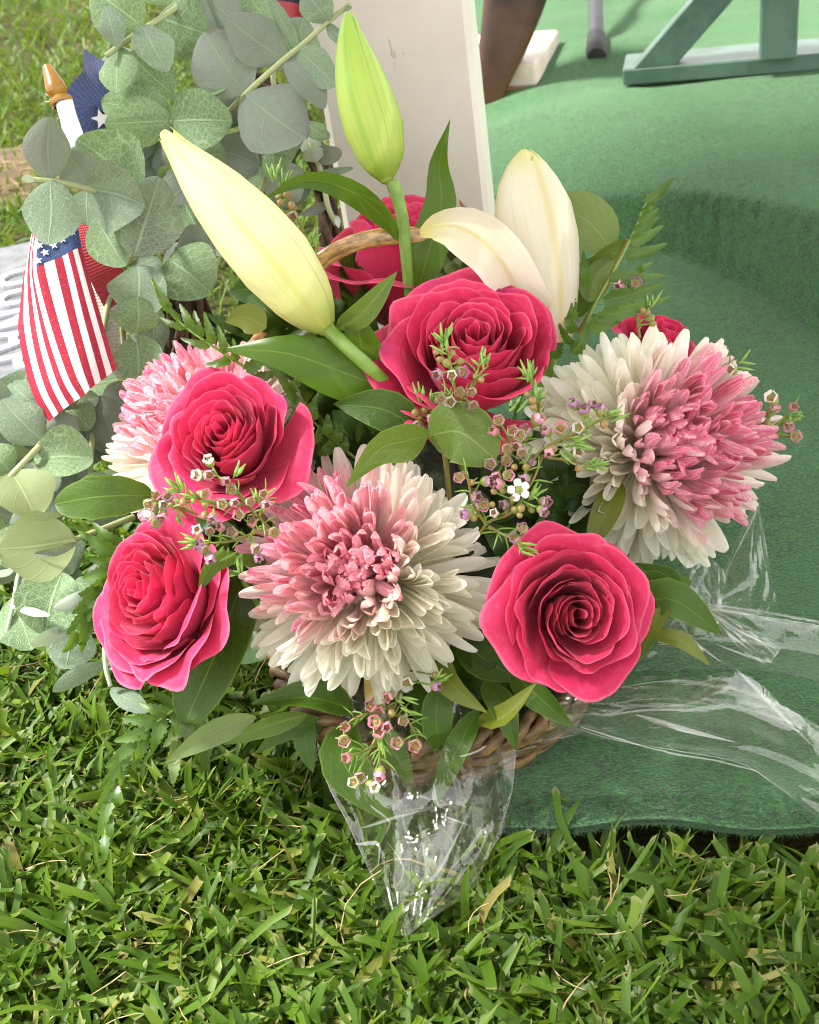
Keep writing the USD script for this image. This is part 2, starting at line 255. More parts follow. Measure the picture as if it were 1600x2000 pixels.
# lily tepals: colour runs along the bud (v = 0 at the stem)
for nm, stops, ridge in (('lily_yellow', [(0, (0.30, 0.42, 0.07)), (0.10, (0.62, 0.66, 0.24)), (0.35, (0.82, 0.80, 0.47)), (0.75, (0.84, 0.80, 0.42)), (1, (0.72, 0.70, 0.24))], (0.60, 0.58, 0.14)),
                         ('lily_green', [(0, (0.30, 0.42, 0.06)), (0.15, (0.46, 0.56, 0.12)), (0.5, (0.48, 0.62, 0.13)), (1, (0.36, 0.55, 0.08))], (0.22, 0.42, 0.04)),
                         ('lily_white', [(0, (0.70, 0.56, 0.43)), (0.3, (0.74, 0.70, 0.60)), (0.8, (0.74, 0.71, 0.56)), (1, (0.68, 0.64, 0.20))], (0.66, 0.55, 0.20))):
    g = NG(); t, u, v = g.uv(); a_ = g.m('absolute', g.m('multiply_add', u, 2.0, -1.0)); c = g.ramp(v, stops)
    ln = g('noise_texture', vector=g('mapping', vector=t, scale=(30.0, 1.2, 1.0)), scale=1.0, detail=3.0)
    c = g.mix(g.m('multiply', g.step(ln, 0.5, 0.66), 0.28), c, ridge)
    c = g.mix(g.m('multiply', g.m('subtract', 1.0, g.step(a_, 0.02, 0.16)), 0.55), c, ridge)
    c = g.mix(g.m('multiply', g.m('subtract', 1.0, g.step(a_, 0.0, 1.0)), 0.12), c, ridge)
    g.done(nm, g.leafy(c, c, 0.28, 0.42, 0.4, g('bump', height=ln, strength=0.25, distance=0.001)))
# wood, wicker, posts
for nm, c1, c2, sc, rough in (('wicker', (0.06, 0.034, 0.013), (0.17, 0.10, 0.036), 90.0, 0.45), ('twig', (0.035, 0.02, 0.012), (0.11, 0.055, 0.025), 120.0, 0.75), ('dark_wood', (0.010, 0.006, 0.004), (0.065, 0.024, 0.011), 9.0, 0.42)):
    mat_simple(nm, c1, rough, col2=c2, scale=sc, bump=0.3)
g = NG(); t, u, v = g.uv(); n = g('noise_texture', vector=g('mapping', vector=t, scale=(9.0, 3.0, 1.0)), scale=1.0, detail=5.0, roughness=0.7)
c = g.mix(g.step(n, 0.36, 0.64), (0.15, 0.075, 0.02), (0.45, 0.27, 0.09))
g.done('split_cane', g('principled_bsdf', base_color=c, roughness=0.3, specular_ior_level=0.7, coat_weight=0.4, normal=g('bump', height=n, strength=0.3, distance=0.001)))
g = NG(); pos = g('geometry', 'position'); sp = g('separate_xyz', 'z', vector=pos)
n1 = g('noise_texture', vector=pos, scale=5.0, detail=4.0); n2 = g('noise_texture', vector=pos, scale=120.0, detail=5.0, roughness=0.7)
c = g.mix(g.step(n1, 0.4, 0.65), (0.60, 0.56, 0.50), (0.54, 0.48, 0.42))
c = g.mix(g.m('multiply', g.step(g('noise_texture', vector=g('mapping', vector=pos, scale=(1.0, 1.0, 0.25)), scale=75.0, detail=5.0, roughness=0.75), 0.66, 0.72), 0.6), c, (0.20, 0.14, 0.10))
g.done('post_paint', g('principled_bsdf', base_color=c, roughness=0.42, normal=g('bump', height=g('noise_texture', vector=g('mapping', vector=pos, scale=(1.0, 1.0, 0.12)), scale=160.0, detail=4.0), strength=0.25, distance=0.001)))
mat_simple('bare_wood', (0.28, 0.10, 0.05), 0.7, col2=(0.36, 0.17, 0.09), scale=200.0)
mat_simple('green_paint', (0.040, 0.075, 0.058), 0.38, col2=(0.075, 0.125, 0.10), scale=14.0, bump=0.25, bscale=60.0, spec=0.5)
mat_simple('cream_wood', (0.62, 0.55, 0.48), 0.5, col2=(0.50, 0.40, 0.34), scale=18.0, bump=0.1)
mat_simple('grey_metal', (0.03, 0.03, 0.038), 0.5)
mat_simple('rubber', (0.012, 0.012, 0.014), 0.7)
mat_simple('gold_wood', (0.30, 0.15, 0.02), 0.3, col2=(0.22, 0.10, 0.015), scale=90.0)
mat_simple('plaque_stone', (0.13, 0.135, 0.145), 0.55, col2=(0.08, 0.085, 0.09), scale=55.0, bump=0.2)
mat_simple('plaque_letter', (0.36, 0.38, 0.42), 0.4)
mat_simple('core_shade', (0.010, 0.016, 0.006), 0.95, col2=(0.022, 0.030, 0.010), scale=90.0, bump=0.8)  # near-black green that paints in the shade between the flowers
mat_simple('soil', (0.06, 0.042, 0.02), 0.95, col2=(0.11, 0.075, 0.032), scale=60.0, bump=0.8)
g = NG(); pos = g('geometry', 'position'); n = g('noise_texture', vector=pos, scale=7.0, detail=6.0, roughness=0.65)
n2 = g('noise_texture', vector=pos, scale=260.0, detail=3.0)
c = g.mix(g.step(n, 0.4, 0.65), (0.035, 0.038, 0.012), (0.07, 0.06, 0.022)); c = g.mix(g.m('multiply', g.step(n2, 0.45, 0.7), 0.6), c, (0.03, 0.055, 0.010))
g.done('turf', g('principled_bsdf', base_color=c, roughness=0.95, specular_ior_level=0.1, normal=g('bump', height=n2, strength=0.9, distance=0.006)))
# grass blades: tint picks the shade, v runs to the cut tip
g = NG(); t, u, v = g.uv(); tint = g('attribute', attribute='tint')
c = g.ramp(tint, [(0, (0.0258, 0.0597, 0.0053)), (0.35, (0.0484, 0.1054, 0.0080)), (0.65, (0.0769, 0.1425, 0.0106)), (0.88, (0.1141, 0.1771, 0.0159)), (0.94, (0.1591, 0.1704, 0.0318)), (1, (0.2048, 0.1771, 0.0511))])
c = g.mix(g.m('multiply', g.step(v, 0.93, 1.0), 0.7), c, (0.224, 0.218, 0.092)); c = g.mix(g.m('multiply', g.m('subtract', 1.0, g.step(v, 0.0, 0.3)), 0.4), c, (0.106, 0.132, 0.033))
ln = g('wave_texture', vector=g('mapping', vector=t, scale=(1.0, 0.0, 0.0)), scale=2.2, bands_direction='x')
g.done('grass_blade', g.leafy(c, g.mix(0.5, c, (0.22, 0.33, 0.015)), 0.30, 0.42, 0.22, g('bump', height=ln, strength=0.12, distance=0.0006)))
mat_simple('straw', (0.28, 0.20, 0.08), 0.6, col2=(0.36, 0.29, 0.15), scale=140.0)
# felt carpet
g = NG(); pos = g('geometry', 'position'); n = g('noise_texture', vector=pos, scale=130.0, detail=7.0, roughness=0.85); n2 = g('noise_texture', vector=pos, scale=520.0, detail=3.0, roughness=0.7); n3 = g('noise_texture', vector=pos, scale=9.0, detail=3.0)
fib = g('noise_texture', vector=g('mapping', vector=pos, scale=(1.0, 1.0, 0.5)), scale=1500.0, detail=2.0, distortion=1.5)
c = g.mix(g.step(n, 0.40, 0.60), (0.002, 0.020, 0.006), (0.020, 0.135, 0.020)); c = g.mix(g.m('multiply', g.step(n2, 0.46, 0.64), 0.8), c, (0.062, 0.24, 0.045)); c = g.mix(g.m('multiply', g.step(fib, 0.52, 0.70), 0.5), c, (0.006, 0.035, 0.022))
c = g.mix(g.m('multiply', g.step(n3, 0.4, 0.7), 0.25), c, (0.020, 0.17, 0.025))
g.done('felt', g('principled_bsdf', base_color=c, roughness=0.92, specular_ior_level=0.15, sheen_weight=0.45, sheen_roughness=0.35, sheen_tint=(0.75, 1.0, 0.75), normal=g('bump', height=g.m('add', n2, g.m('multiply', fib, 0.7)), strength=0.9, distance=0.004)))
# cellophane: clear thin film
g = NG(); n = g('noise_texture', vector=g('geometry', 'position'), scale=45.0, detail=4.0, roughness=0.62, distortion=0.8)
nr = g('bump', height=n, strength=0.35, distance=0.004); fc = g('layer_weight', blend=0.5, normal=nr)
film_ = g('mix_closure', fac=g.m('multiply_add', g.m('power', fc, 2.5), 0.62, 0.085, clamp=True), closure1=g('transparent_bsdf', color=(0.965, 0.97, 0.955)), closure2=g('glossy_bsdf', color=(1.0, 1.0, 1.0), roughness=0.05, normal=nr))
g.done('cellophane', g('mix_closure', fac=0.03, closure1=film_, closure2=g('translucent_bsdf', color=(0.9, 0.9, 0.85))))
g = NG(); g.done('tent_fabric', g.leafy((0.66, 0.65, 0.62), (0.6, 0.59, 0.55), 0.3, 0.8, 0.2))
g = NG(); g.done('cellophane_fold', g('mix_closure', fac=g.m('multiply_add', g.m('power', g('layer_weight', blend=0.5), 2.0), 0.5, 0.14, clamp=True), closure1=g('transparent_bsdf', color=(0.97, 0.97, 0.96)), closure2=g('glossy_bsdf', color=(1.0, 1.0, 1.0), roughness=0.06)))
# flag cloth: thirteen stripes and a blue canton, printed (u across, v down)
g = NG(); t, u, v = g.uv(); k = g.m('fraction', g.m('multiply', u, 6.5)); red = g.m('less_than', k, 0.5)
wv = g('noise_texture', vector=g('geometry', 'position'), scale=900.0, detail=3.0, roughness=0.7)
c = g.mix(red, (0.72, 0.72, 0.73), (0.34, 0.022, 0.045)); can = g.m('multiply', g.m('less_than', u, 7 / 13.0), g.m('less_than', v, 0.27))
c = g.mix(can, c, (0.045, 0.07, 0.17)); c = g.mix(g.m('multiply', g.step(wv, 0.6, 0.72), 0.35), c, (0.75, 0.7, 0.7))
g.done('flag_cloth', g.leafy(c, c, 0.25, 0.7, 0.2, g('bump', height=wv, strength=0.25, distance=0.0006)))
mat_simple('white_cloth', (0.80, 0.80, 0.82), 0.8, col2=(0.72, 0.72, 0.76), scale=200.0, bump=0.3)
for nm, c1, c2 in (('blue_burlap', (0.035, 0.055, 0.18), (0.12, 0.15, 0.34)), ('red_burlap', (0.30, 0.01, 0.025), (0.46, 0.03, 0.05)), ('cream_burlap', (0.62, 0.56, 0.50), (0.76, 0.72, 0.68)), ('navy_burlap', (0.012, 0.014, 0.03), (0.03, 0.035, 0.06))):
    g = NG(); t, u, v = g.uv()
    a = g('wave_texture', vector=g('mapping', vector=t, scale=(6.0, 0.0, 0.0)), scale=1.0, bands_direction='x'); b = g('wave_texture', vector=g('mapping', vector=t, scale=(0.0, 11.0, 0.0)), scale=1.0, bands_direction='y')
    h = g.m('multiply', a, b); c = g.mix(g.m('add', h, g.m('multiply', g('noise_texture', vector=t, scale=40.0), 0.5), clamp=True), c1, c2)
    g.done(nm, g('principled_bsdf', base_color=c, roughness=0.85, specular_ior_level=0.2, sheen_weight=0.3, normal=g('bump', height=h, strength=0.8, distance=0.0015)))

# ------------------------------------------------------------------ ground, turf, carpet
ZC = 0.026                                     # felt lies on the grass
gx, gy = np.meshgrid(np.concatenate([[-60, -12], np.linspace(-5, 5, 90), [12, 60]]), np.concatenate([[-20, -4], np.linspace(-1.2, 7, 90), [15, 80]]), indexing='xy')
gz = 0.012 * (meshkit.fbm(np.stack([gx, gy, 0 * gx], -1) * 2.2, 3, 3) - 0.5) * (np.abs(gx) < 5) * (gy < 7) - 0.012
ground = single('ground', (np.stack([gx, gy, gz], -1).reshape(-1, 3), grid_faces(*gx.shape), None), 'turf', None, None, kind='structure')
cc = [G(985, 1618, ZC), G(1290, 1612, ZC), G(1700, 1606, ZC)]; far_l = G(880, 250, ZC)
L1 = sorted([tuple(G(*q, ZC)[:2]) for q in ((900, 425), (1080, 445), (1180, 470), (1300, 492), (1400, 522), (1500, 580), (1600, 650), (1750, 760))])
L2 = sorted([tuple(G(*q, ZC + 0.05)[:2]) for q in ((900, 255), (1100, 222), (1220, 205), (1400, 190), (1600, 170), (1800, 160))])
LC = sorted([(*G(px, py, ZC + h)[:2], h) for px, py, h in ((700, 440, .004), (900, 430, .008), (1050, 420, .016), (1180, 404, .033), (1270, 392, .046), (1350, 385, .057), (1450, 394, .067), (1600, 425, .084), (1800, 470, .10))])
def felt_z(x, y):
    y1 = np.interp(x, *zip(*L1)); cx, cy, ch_ = zip(*LC); y1c = np.interp(x, cx, cy); hh = np.interp(x, cx, ch_); x1 = np.maximum(0.03, y1c - y1)
    s = np.clip((y - y1) / x1 + 0.12 * (meshkit.noise(np.stack([x * 9, y * 5, 0 * x], -1)) - 0.5), 0, 1); z = hh * s ** 1.25
    z = z + (0.05 - hh) * np.clip((y - y1 - x1) / 0.5, 0, 1)
    y2 = np.interp(x, *zip(*L2)); e = y - y2
    z = z + 0.012 * np.exp(-(np.where(e > 0, e / 0.05, e / 0.16)) ** 2)
    back = np.clip((y - y1 - x1) / 0.3, 0, 1); q = np.stack([x, y, 0 * x], -1)
    z = z + back * 0.022 * (meshkit.fbm(q * np.array([2.6, 5.2, 1]), 3, 5) - 0.5) + np.clip((y - y2) / 0.1, 0, 1) * 0.05 * (np.abs(meshkit.fbm(q * np.array([4.0, 5.0, 1]) + 9, 2, 8) - 0.5))
    z = z + (1 - back) * 0.012 * (meshkit.fbm(q * np.array([4.0, 6.0, 1]), 2, 15) - 0.5)
    y3 = np.interp(x, [c[0] for c in cc], [c[1] for c in cc])
    return ZC + z - 0.002 * np.clip(1 - (y - y3) / 0.006, 0, 1) ** 2
nx, ny = 200, 330
sx = np.linspace(0, 1, nx); sy = np.concatenate([np.linspace(0, 0.004, 7)[:-1], 0.004 + 0.996 * np.linspace(0, 1, ny - 6) ** 1.45])
FX, FY = [], []
for s in sy:
    xl = cc[0][0] + (far_l[0] - cc[0][0]) * s * 3.6 / (far_l[1] - cc[0][1]); FX.append(xl + sx ** 1.4 * (2.6 - xl))
FX = np.array(FX); Y0 = np.interp(FX, [c[0] for c in cc], [c[1] for c in cc]) + 0.004 * np.sin(FX * 21) + 0.002 * np.sin(FX * 67 + 1)
FY = Y0 + sy[:, None] * 3.6; FZ = felt_z(FX, FY)
top = np.stack([FX, FY, FZ], -1)
rimp = np.concatenate([top[::-1, 0], top[0]]); low = rimp.copy(); low[:, 2] = np.maximum(0.001, low[:, 2] - 0.008); low += np.where(np.arange(len(low))[:, None] < len(top), [[0.001, 0, 0]], [[0, 0.003, 0]])
skirt = (np.stack([rimp, low]).reshape(-1, 3), grid_faces(2, len(rimp))[:, ::-1], None)
carpet = thing('felt_carpet', 'rumpled green felt carpet spread over the grass at the right', 'carpet', cc[0])
part(carpet, 'sheet', (top.reshape(-1, 3), grid_faces(len(sy), nx), None), 'felt'); part(carpet, 'cut_edge', skirt, 'felt')
fz = rng.random((5200, 2)); fa = cc[0] + (cc[2] - cc[0]) * fz[:, :1]; fa[:, 1] = np.interp(fa[:, 0], FX[0], FY[0]) + 0.02 * fz[:, 1] ** 2 - 0.001
fa[:, 2] = felt_z(fa[:, 0], fa[:, 1]) - 0.003 * (fz[:, 1] < 0.4); fd = nrm(rng.normal(size=(len(fa), 3)) * [1, 1, 0.6] + [0, -0.4, 0.3]) * rng.uniform(0.002, 0.005, (len(fa), 1)); fw = 0.00013 * nrm(np.cross(fd, [0.2, 0.3, 0.9]))
fv = np.stack([fa - fw, fa + fw, fa + fd * 0.6 + [0, 0, 0.0006], fa + fd], 1)
part(carpet, 'felt_fibres', (fv.reshape(-1, 3), (np.arange(len(fa))[:, None, None] * 4 + np.array([[0, 1, 2], [0, 2, 3]])[None]).reshape(-1, 3), None), 'felt', False, kind='stuff')

def in_carpet(x, y):
    y3 = np.interp(x, FX[0], FY[0], left=9, right=FY[0][-1]); xl = cc[0][0] + (far_l[0] - cc[0][0]) * (y - cc[0][1]) / (far_l[1] - cc[0][1])
    return (y > y3 - 0.020) & (x > xl + 0.004)
# grave plaque at the left
pa, pb = G(18, 545, 0.02), G(18, 800, 0.02); td = nrm(pb - pa); td[2] = 0; td = nrm(td); pu = np.cross([0, 0, 1.0], td)
def in_plaque(x, y, m=0.0):
    q = np.stack([x - pa[0], y - pa[1]], -1); s, t = q @ td[:2], q @ pu[:2]; return (s > -0.12 - m) & (s < 0.42) & (t > -0.5) & (t < 0.10 + m)
def grass(n, xy, L, W, low, seed, segs=5, cols=3):
    r = np.random.default_rng(seed); m = len(xy); az = r.uniform(0, 6.283, m); l = L * r.uniform(0.45, 1.25, m); w = W * r.uniform(0.6, 1.3, m)
    el = np.radians(r.uniform(low[0], low[1], m)); t = np.linspace(0, 1, segs); bend = r.normal(0, 0.6, m)
    a = el[:, None] - (t ** 1.5)[None] * (el - np.radians(8))[:, None] * r.uniform(0.1, 1.0, m)[:, None]; step = l[:, None] / (segs - 1)
    hz = np.concatenate([np.zeros((m, 1)), np.cumsum(np.cos(a[:, :-1]) * step, 1)], 1); vz = np.concatenate([np.zeros((m, 1)), np.cumsum(np.sin(a[:, :-1]) * step, 1)], 1)
    azz = az[:, None] + bend[:, None] * t[None]; D = np.stack([np.cos(azz), np.sin(azz)], -1); S = np.stack([-np.sin(azz), np.cos(azz)], -1)
    tw = r.normal(0, 0.5, m)[:, None]
    base = np.concatenate([xy, r.uniform(-0.006, 0.010, (m, 1))], 1)
    sp = base[:, None] + np.concatenate([D * hz[..., None], vz[..., None]], -1)
    side = np.concatenate([S * np.cos(tw)[..., None], np.broadcast_to(np.sin(tw)[..., None], (m, segs, 1))], -1)
    pt = r.random(m) < 0.45; prof = np.where(pt[:, None], np.minimum(1, 0.75 + 2 * t[None]) * np.sqrt(np.clip(1 - t[None] ** 2.2, 0.002, 1)), 0.8 + 0.2 * t[None] * 0 - 0.12 * t[None] ** 3)
    ww = w[:, None] * prof; u = np.linspace(-1, 1, cols); ragged = np.zeros((m, segs, cols)); ragged[:, -1] = r.normal(0, 0.05, (m, cols)) * (~pt)[:, None]
    upv = np.cross(np.gradient(sp, axis=1), side); upv = nrm(upv)
    v = sp[:, :, None] + side[:, :, None] * (ww[..., None] * u)[..., None] + upv[:, :, None] * (ww[..., None] * 0.28 * np.abs(u))[..., None] + (np.gradient(sp, axis=1) / step[..., None])[:, :, None] * (ragged * l[:, None, None])[..., None]
    f = grid_faces(segs, cols); F = (np.arange(m)[:, None, None] * segs * cols + f[None]).reshape(-1, 4)
    uv = np.stack(np.broadcast_arrays((u + 1)[None, None] / 2, t[None, :, None]), -1); uv = np.broadcast_to(uv, (m, segs, cols, 2)).reshape(-1, 2)
    tint = np.clip(r.beta(2.0, 2.2, m), 0, 1); tint = np.where(r.random(m) < 0.03, r.uniform(0.92, 1, m), tint * 0.9)
    return v.reshape(-1, 3), F, uv, np.repeat(tint, segs * cols)
def scatter(n, x0, x1, y0, y1, seed, margin=0.22):
    r = np.random.default_rng(seed); q = np.stack([r.uniform(x0, x1, n), r.uniform(y0, y1, n)], -1); s = proj(np.concatenate([q, np.full((n, 1), 0.01)], 1))
    ok = (s[:, 2] > 0.05) & (s[:, 0] > -1600 * margin) & (s[:, 0] < 1600 * (1 + margin)) & (s[:, 1] < 2000 * (1 + margin)) & (s[:, 1] > -500)
    return q[ok & ~in_carpet(q[:, 0], q[:, 1]) & ~in_plaque(q[:, 0], q[:, 1], 0.012)]
near = scatter(98000, -0.7, 0.75, 0.02, 1.15, 1); mid = scatter(60000, -2.4, 0.6, 1.15, 2.6, 2); farg = scatter(26000, -5.5, 0.5, 2.6, 5.5, 3)
gm = []
for xy, L, W, low, sd, sg, co in ((near[: len(near) * 3 // 5], 0.043, 0.0031, (4, 38), 11, 5, 3), (near[len(near) * 3 // 5:], 0.034, 0.0030, (22, 75), 12, 5, 3), (mid[::2], 0.038, 0.0024, (10, 75), 13, 4, 3), (farg, 0.045, 0.0042, (20, 80), 14, 4, 2)):
    gm.append(grass(0, xy, L, W, low, sd, sg, co))
gm.append(grass(0, scatter(14000, -0.7, 0.75, 0.02, 1.15, 4), 0.036, 0.0008, (15, 85), 15, 5, 2))
gv, gf, gu = join([q[:3] for q in gm])
single('grass', (gv, gf, gu), 'grass_blade', 'broad bladed green lawn around the flower basket', 'grass', kind='stuff', tint=np.concatenate([q[3] for q in gm]))
# dry stalks lying in the turf
sv = []
r = np.random.default_rng(21)
for xy in scatter(9000, -0.6, 0.65, 0.08, 0.9, 22)[:650]:
    l = r.uniform(0.012, 0.042); a = r.uniform(0, 6.28); k = r.normal(0, 0.7); t = np.linspace(0, 1, 5)
    z0 = r.uniform(0.006, 0.022); p = np.stack([xy[0] + l * t * np.cos(a + k * t), xy[1] + l * t * np.sin(a + k * t), z0 + 0.010 * r.normal() * t], -1)
    sv.append(tube(p, [r.uniform(0.0003, 0.0007), 0.00025], 4, 5, False))
single('dry_grass', join(sv), 'straw', 'thin dead straw scattered through the lawn', 'straw', kind='stuff')

pl = thing('grave_plaque', 'pale stone grave plaque with raised lettering, flat in the grass at left', 'plaque', pa)
o = pa - td * 0.12 - pu * 0.5; o[2] = 0.0; part(pl, 'slab', box(o, td * 0.54, pu * 0.60, (0, 0, 0.02), 0.004), 'plaque_stone', False)
Mx = np.stack([td, pu, [0, 0, 1.0]], 1); xo = 0.0
for ch in 'OUNAPD':
    tm = meshkit.text_mesh(ch, 0.052, 0.004, bold=True); w_ = tm.bounds[1][0]
    part(pl, 'letter', ((np.array(tm.vertices) + [xo, 0, 0]) @ Mx.T + pa + td * -0.02 - pu * 0.012 + [0, 0, 0.0002], np.array(tm.faces)), 'plaque_letter', False); xo += w_ + 0.010
bk = G(10, 375, 0.0); th = np.linspace(0, 6.283, 40, endpoint=False); rr = np.linspace(0, 1, 9); bx = bk[0] - 0.16 + 0.46 * rr[:, None] * np.cos(th); by = bk[1] + 0.06 + 0.16 * rr[:, None] * np.sin(th)
bz = 0.034 * (1 - rr[:, None] ** 2) + 0.010 * meshkit.noise(np.stack([bx * 30, by * 30, 0 * bx], -1)) - 0.004
single('soil', (np.stack([bx, by, bz], -1).reshape(-1, 3), grid_faces(9, 40, True), None), 'soil', None, None, kind='structure')
bs = []
for _ in range(420):
    a, q = r.uniform(0, 6.28), r.random() ** 0.5; p = np.array([bk[0] - 0.16 + 0.46 * q * math.cos(a), bk[1] + 0.06 + 0.16 * q * math.sin(a), 0.036 * (1 - q * q)]); d = r.normal(size=3) * [0.03, 0.02, 0.010]; bs.append(tube([p, p + d * 0.5 + [0, 0, 0.004], p + d], [0.0008, 0.0004], 4, 4, False))
single('dead_grass', join(bs), 'straw', 'brown dead grass on the bare earth behind the plaque', 'dead grass', kind='stuff')

# ------------------------------------------------------------------ unseen tent roof inferred from the shading, edges set to shape the light
TX0, TX1, TY0, TY1 = -1.18, 1.35, -0.1, 1.6
tcr = np.array([[TX0, TY0, 2.15], [TX1, TY0, 2.15], [TX1, TY1, 2.15], [TX0, TY1, 2.15], [(TX0 + TX1) / 2, (TY0 + TY1) / 2, 3.0]])
tent = thing('tent_roof', 'unseen pale fabric tent roof, added overhead to shade flowers and carpet', 'tent', [TX0, TY0, 2.15])
tv = np.concatenate([tcr, tcr + [0, 0, 0.004]]); tf = [[0, 1, 4], [1, 2, 4], [2, 3, 4], [3, 0, 4]]; tf = tf + [[a + 5, c + 5, b + 5][::1] for a, b, c in tf]; part(tent, 'fabric', (tv, tf), 'tent_fabric', False)
for k in range(4): part(tent, 'valance', box(tcr[k] + [0, 0, -0.16], tcr[(k + 1) % 4] - tcr[k], np.cross([0, 0, 0.004], nrm(tcr[(k + 1) % 4] - tcr[k])), [0, 0, 0.159], 0.0005), 'tent_fabric', False)
# ------------------------------------------------------------------ white post
def hit_y(px, py, Y): q = ray(px, py); return EYE + Y / q[1] * q
pY = 0.95; pl_, pr_ = hit_y(668, 430, pY), hit_y(956, 430, pY)
ex = pr_ - pl_; ex[2] = 0; wpost = np.linalg.norm(ex); ez = np.array([0, 0, 1.0])
ang = math.radians(-9.0); ex = wpost * np.array([math.cos(ang), math.sin(ang), 0]); ey = wpost * np.array([-math.sin(ang) , math.cos(ang), 0])
ps = thing('white_post', 'square cream painted wooden post standing behind the lilies', 'post', [pl_[0], pl_[1], 0])
part(ps, 'shaft', box([pl_[0], pl_[1], -0.02], ex, ey, ez * 2.4, 0.0045), 'post_paint', False)
nrmf = np.array([math.sin(ang), -math.cos(ang), 0])
def on_post(px, py):
    q = ray(px, py); t = ((np.array([pl_[0], pl_[1], 0]) - EYE) @ nrmf) / (q @ nrmf); return EYE + t * q + nrmf * 0.0006
ch = [on_post(*q) for q in ((897, 388), (903, 396), (909, 402), (918, 408), (922, 413), (917, 417), (909, 413), (903, 404), (898, 398))]
part(ps, 'paint_chip', (np.array(ch + [on_post(909, 405)]), [[i, (i + 1) % 9, 9] for i in range(9)]), 'bare_wood', False, label='bare reddish chip in the paint')
# ------------------------------------------------------------------ things on the carpet behind
zt = ZC + 0.062
a0, a1 = G(1217, 168, zt), G(1600, 138, zt); dx = nrm((a1 - a0) * [1, 1, 0]); b0 = G(1187, 117, zt + 0.02); dyv = np.array([-dx[1], dx[0], 0]); wpl = max(0.07, (b0 - a0) @ dyv)
st = thing('trestle', 'dark green painted wooden trestle foot with slanted brace on the carpet', 'trestle', a0)
part(st, 'base_plank', box(a0, dx * 0.9, dyv * wpl, (0, 0, 0.02), 0.002), 'green_paint', False)
q0 = G(1484, 122, zt + 0.02); wp = 70 / FPX * (q0 - EYE) @ FWD
part(st, 'post', box(q0 + dyv * 0.004, dx * wp, dyv * 0.032, (0, 0, 0.9), 0.002), 'green_paint', False)
r0 = G(1236, 134, zt + 0.02) + dyv * 0.001; r1q = ray(1345, 6); t_ = ((r0 - EYE) @ np.cross(dx, [0, 0, 1])) / (r1q @ np.cross(dx, [0, 0, 1])); bd = EYE + t_ * r1q - r0
rw = G(1318, 132, zt + 0.02) - G(1236, 134, zt + 0.02); rw = dx * np.linalg.norm(rw)
part(st, 'brace', box(r0 + [0, 0, -0.001], rw, dyv * 0.028, bd * 3.0, 0.002), 'green_paint', False)
bl = thing('furniture_leg', 'dark brown curved wooden leg leaning behind the white post', 'leg', G(950, 222, ZC + 0.05))
sp = [P(x, y, 1.62 - 0.02 * k) for k, (x, y) in enumerate(((952, 228), (964, 150), (990, 60), (1010, -30), (1020, -120), (1022, -220)))]
c_ = cr(sp, 26); wd = np.interp(np.linspace(0, 1, 26), [0, 0.3, 0.7, 1], [0.013, 0.030, 0.047, 0.052]); T = nrm(np.gradient(c_, axis=0)); S = nrm(np.cross(T, EYE - c_)); N = np.cross(S, T)
an = np.linspace(0, 6.283, 20, endpoint=False); sq = lambda a: np.sign(np.cos(a)) * np.abs(np.cos(a)) ** 0.45
lv = c_[:, None] + S[:, None] * (wd[:, None] * sq(an + 0.4)[None])[..., None] + N[:, None] * (wd[:, None] * 0.7 * sq(an + 0.4 - np.pi / 2)[None])[..., None]
part(bl, 'leg', (lv.reshape(-1, 3), grid_faces(26, 20, True), None), 'dark_wood')
w0, w1 = G(975, 172, ZC + 0.055), G(1049, 168, ZC + 0.055); wx = nrm((w1 - w0) * [1, 1, 0]); wy = np.array([-wx[1], wx[0], 0]); hw = 0.03
wb = thing('cream_block', 'short cream painted wooden block behind the brown leg', 'wood block', w0)
part(wb, 'block', box(w1 - wx * 0.14, wx * 0.14, wy * 0.16, (0, 0, hw), 0.003), 'cream_wood', False)
part(wb, 'base_strip', box(w1 - wx * 0.141 + [0, 0, -0.008] - wy * 0.001, wx * 0.142, wy * 0.162, (0, 0, 0.0075), 0.001), 'bare_wood', False)
cf = G(1166, 112, ZC + 0.065); cl = thing('chair_leg', 'grey metal tube chair leg with a dark rubber foot on the carpet', 'chair leg', cf)
upl = nrm(P(1160, -120, 1.86) - cf)
part(cl, 'tube', tube([cf + upl * 0.045, cf + upl * 0.42], 0.0105, 14), 'grey_metal'); part(cl, 'rubber_foot', tube([cf, cf + upl * 0.004, cf + upl * 0.02, cf + upl * 0.055], [0.0125, 0.0145, 0.0135, 0.0128], 14), 'rubber')

# ------------------------------------------------------------------ basket with handle
bc = G(890, 1372); bc[2] = 0; BR, BH = 0.098, 0.058
bk_ = thing('basket', 'round brown wicker basket standing half on the carpet edge under the flowers', 'basket', bc)
ang_ = np.linspace(0, 2 * np.pi, 121)
for k in range(9):
    z = 0.005 + k * 0.0058; R_ = BR * (0.72 + 0.30 * (z / BH) ** 0.7); rad = R_ + 0.0028 * np.sin(14 * ang_ + (k % 2) * np.pi)
    q = bc + np.stack([rad * np.cos(ang_), rad * np.sin(ang_), z + 0.0012 * np.sin(3 * ang_ + k * 2.1)], -1); part(bk_, 'wicker_strand', tube(q, 0.0031, 6, 121), 'wicker')
for k in range(3):
    q = bc + np.stack([(BR * 1.03 + 0.005 * np.cos(16 * ang_ + k * 2.1)) * np.cos(ang_), (BR * 1.03 + 0.005 * np.cos(16 * ang_ + k * 2.1)) * np.sin(ang_), BH + 0.004 + 0.005 * np.sin(16 * ang_ + k * 2.1)], -1); part(bk_, 'rim_strand', tube(q, 0.0035, 6, 121), 'wicker')
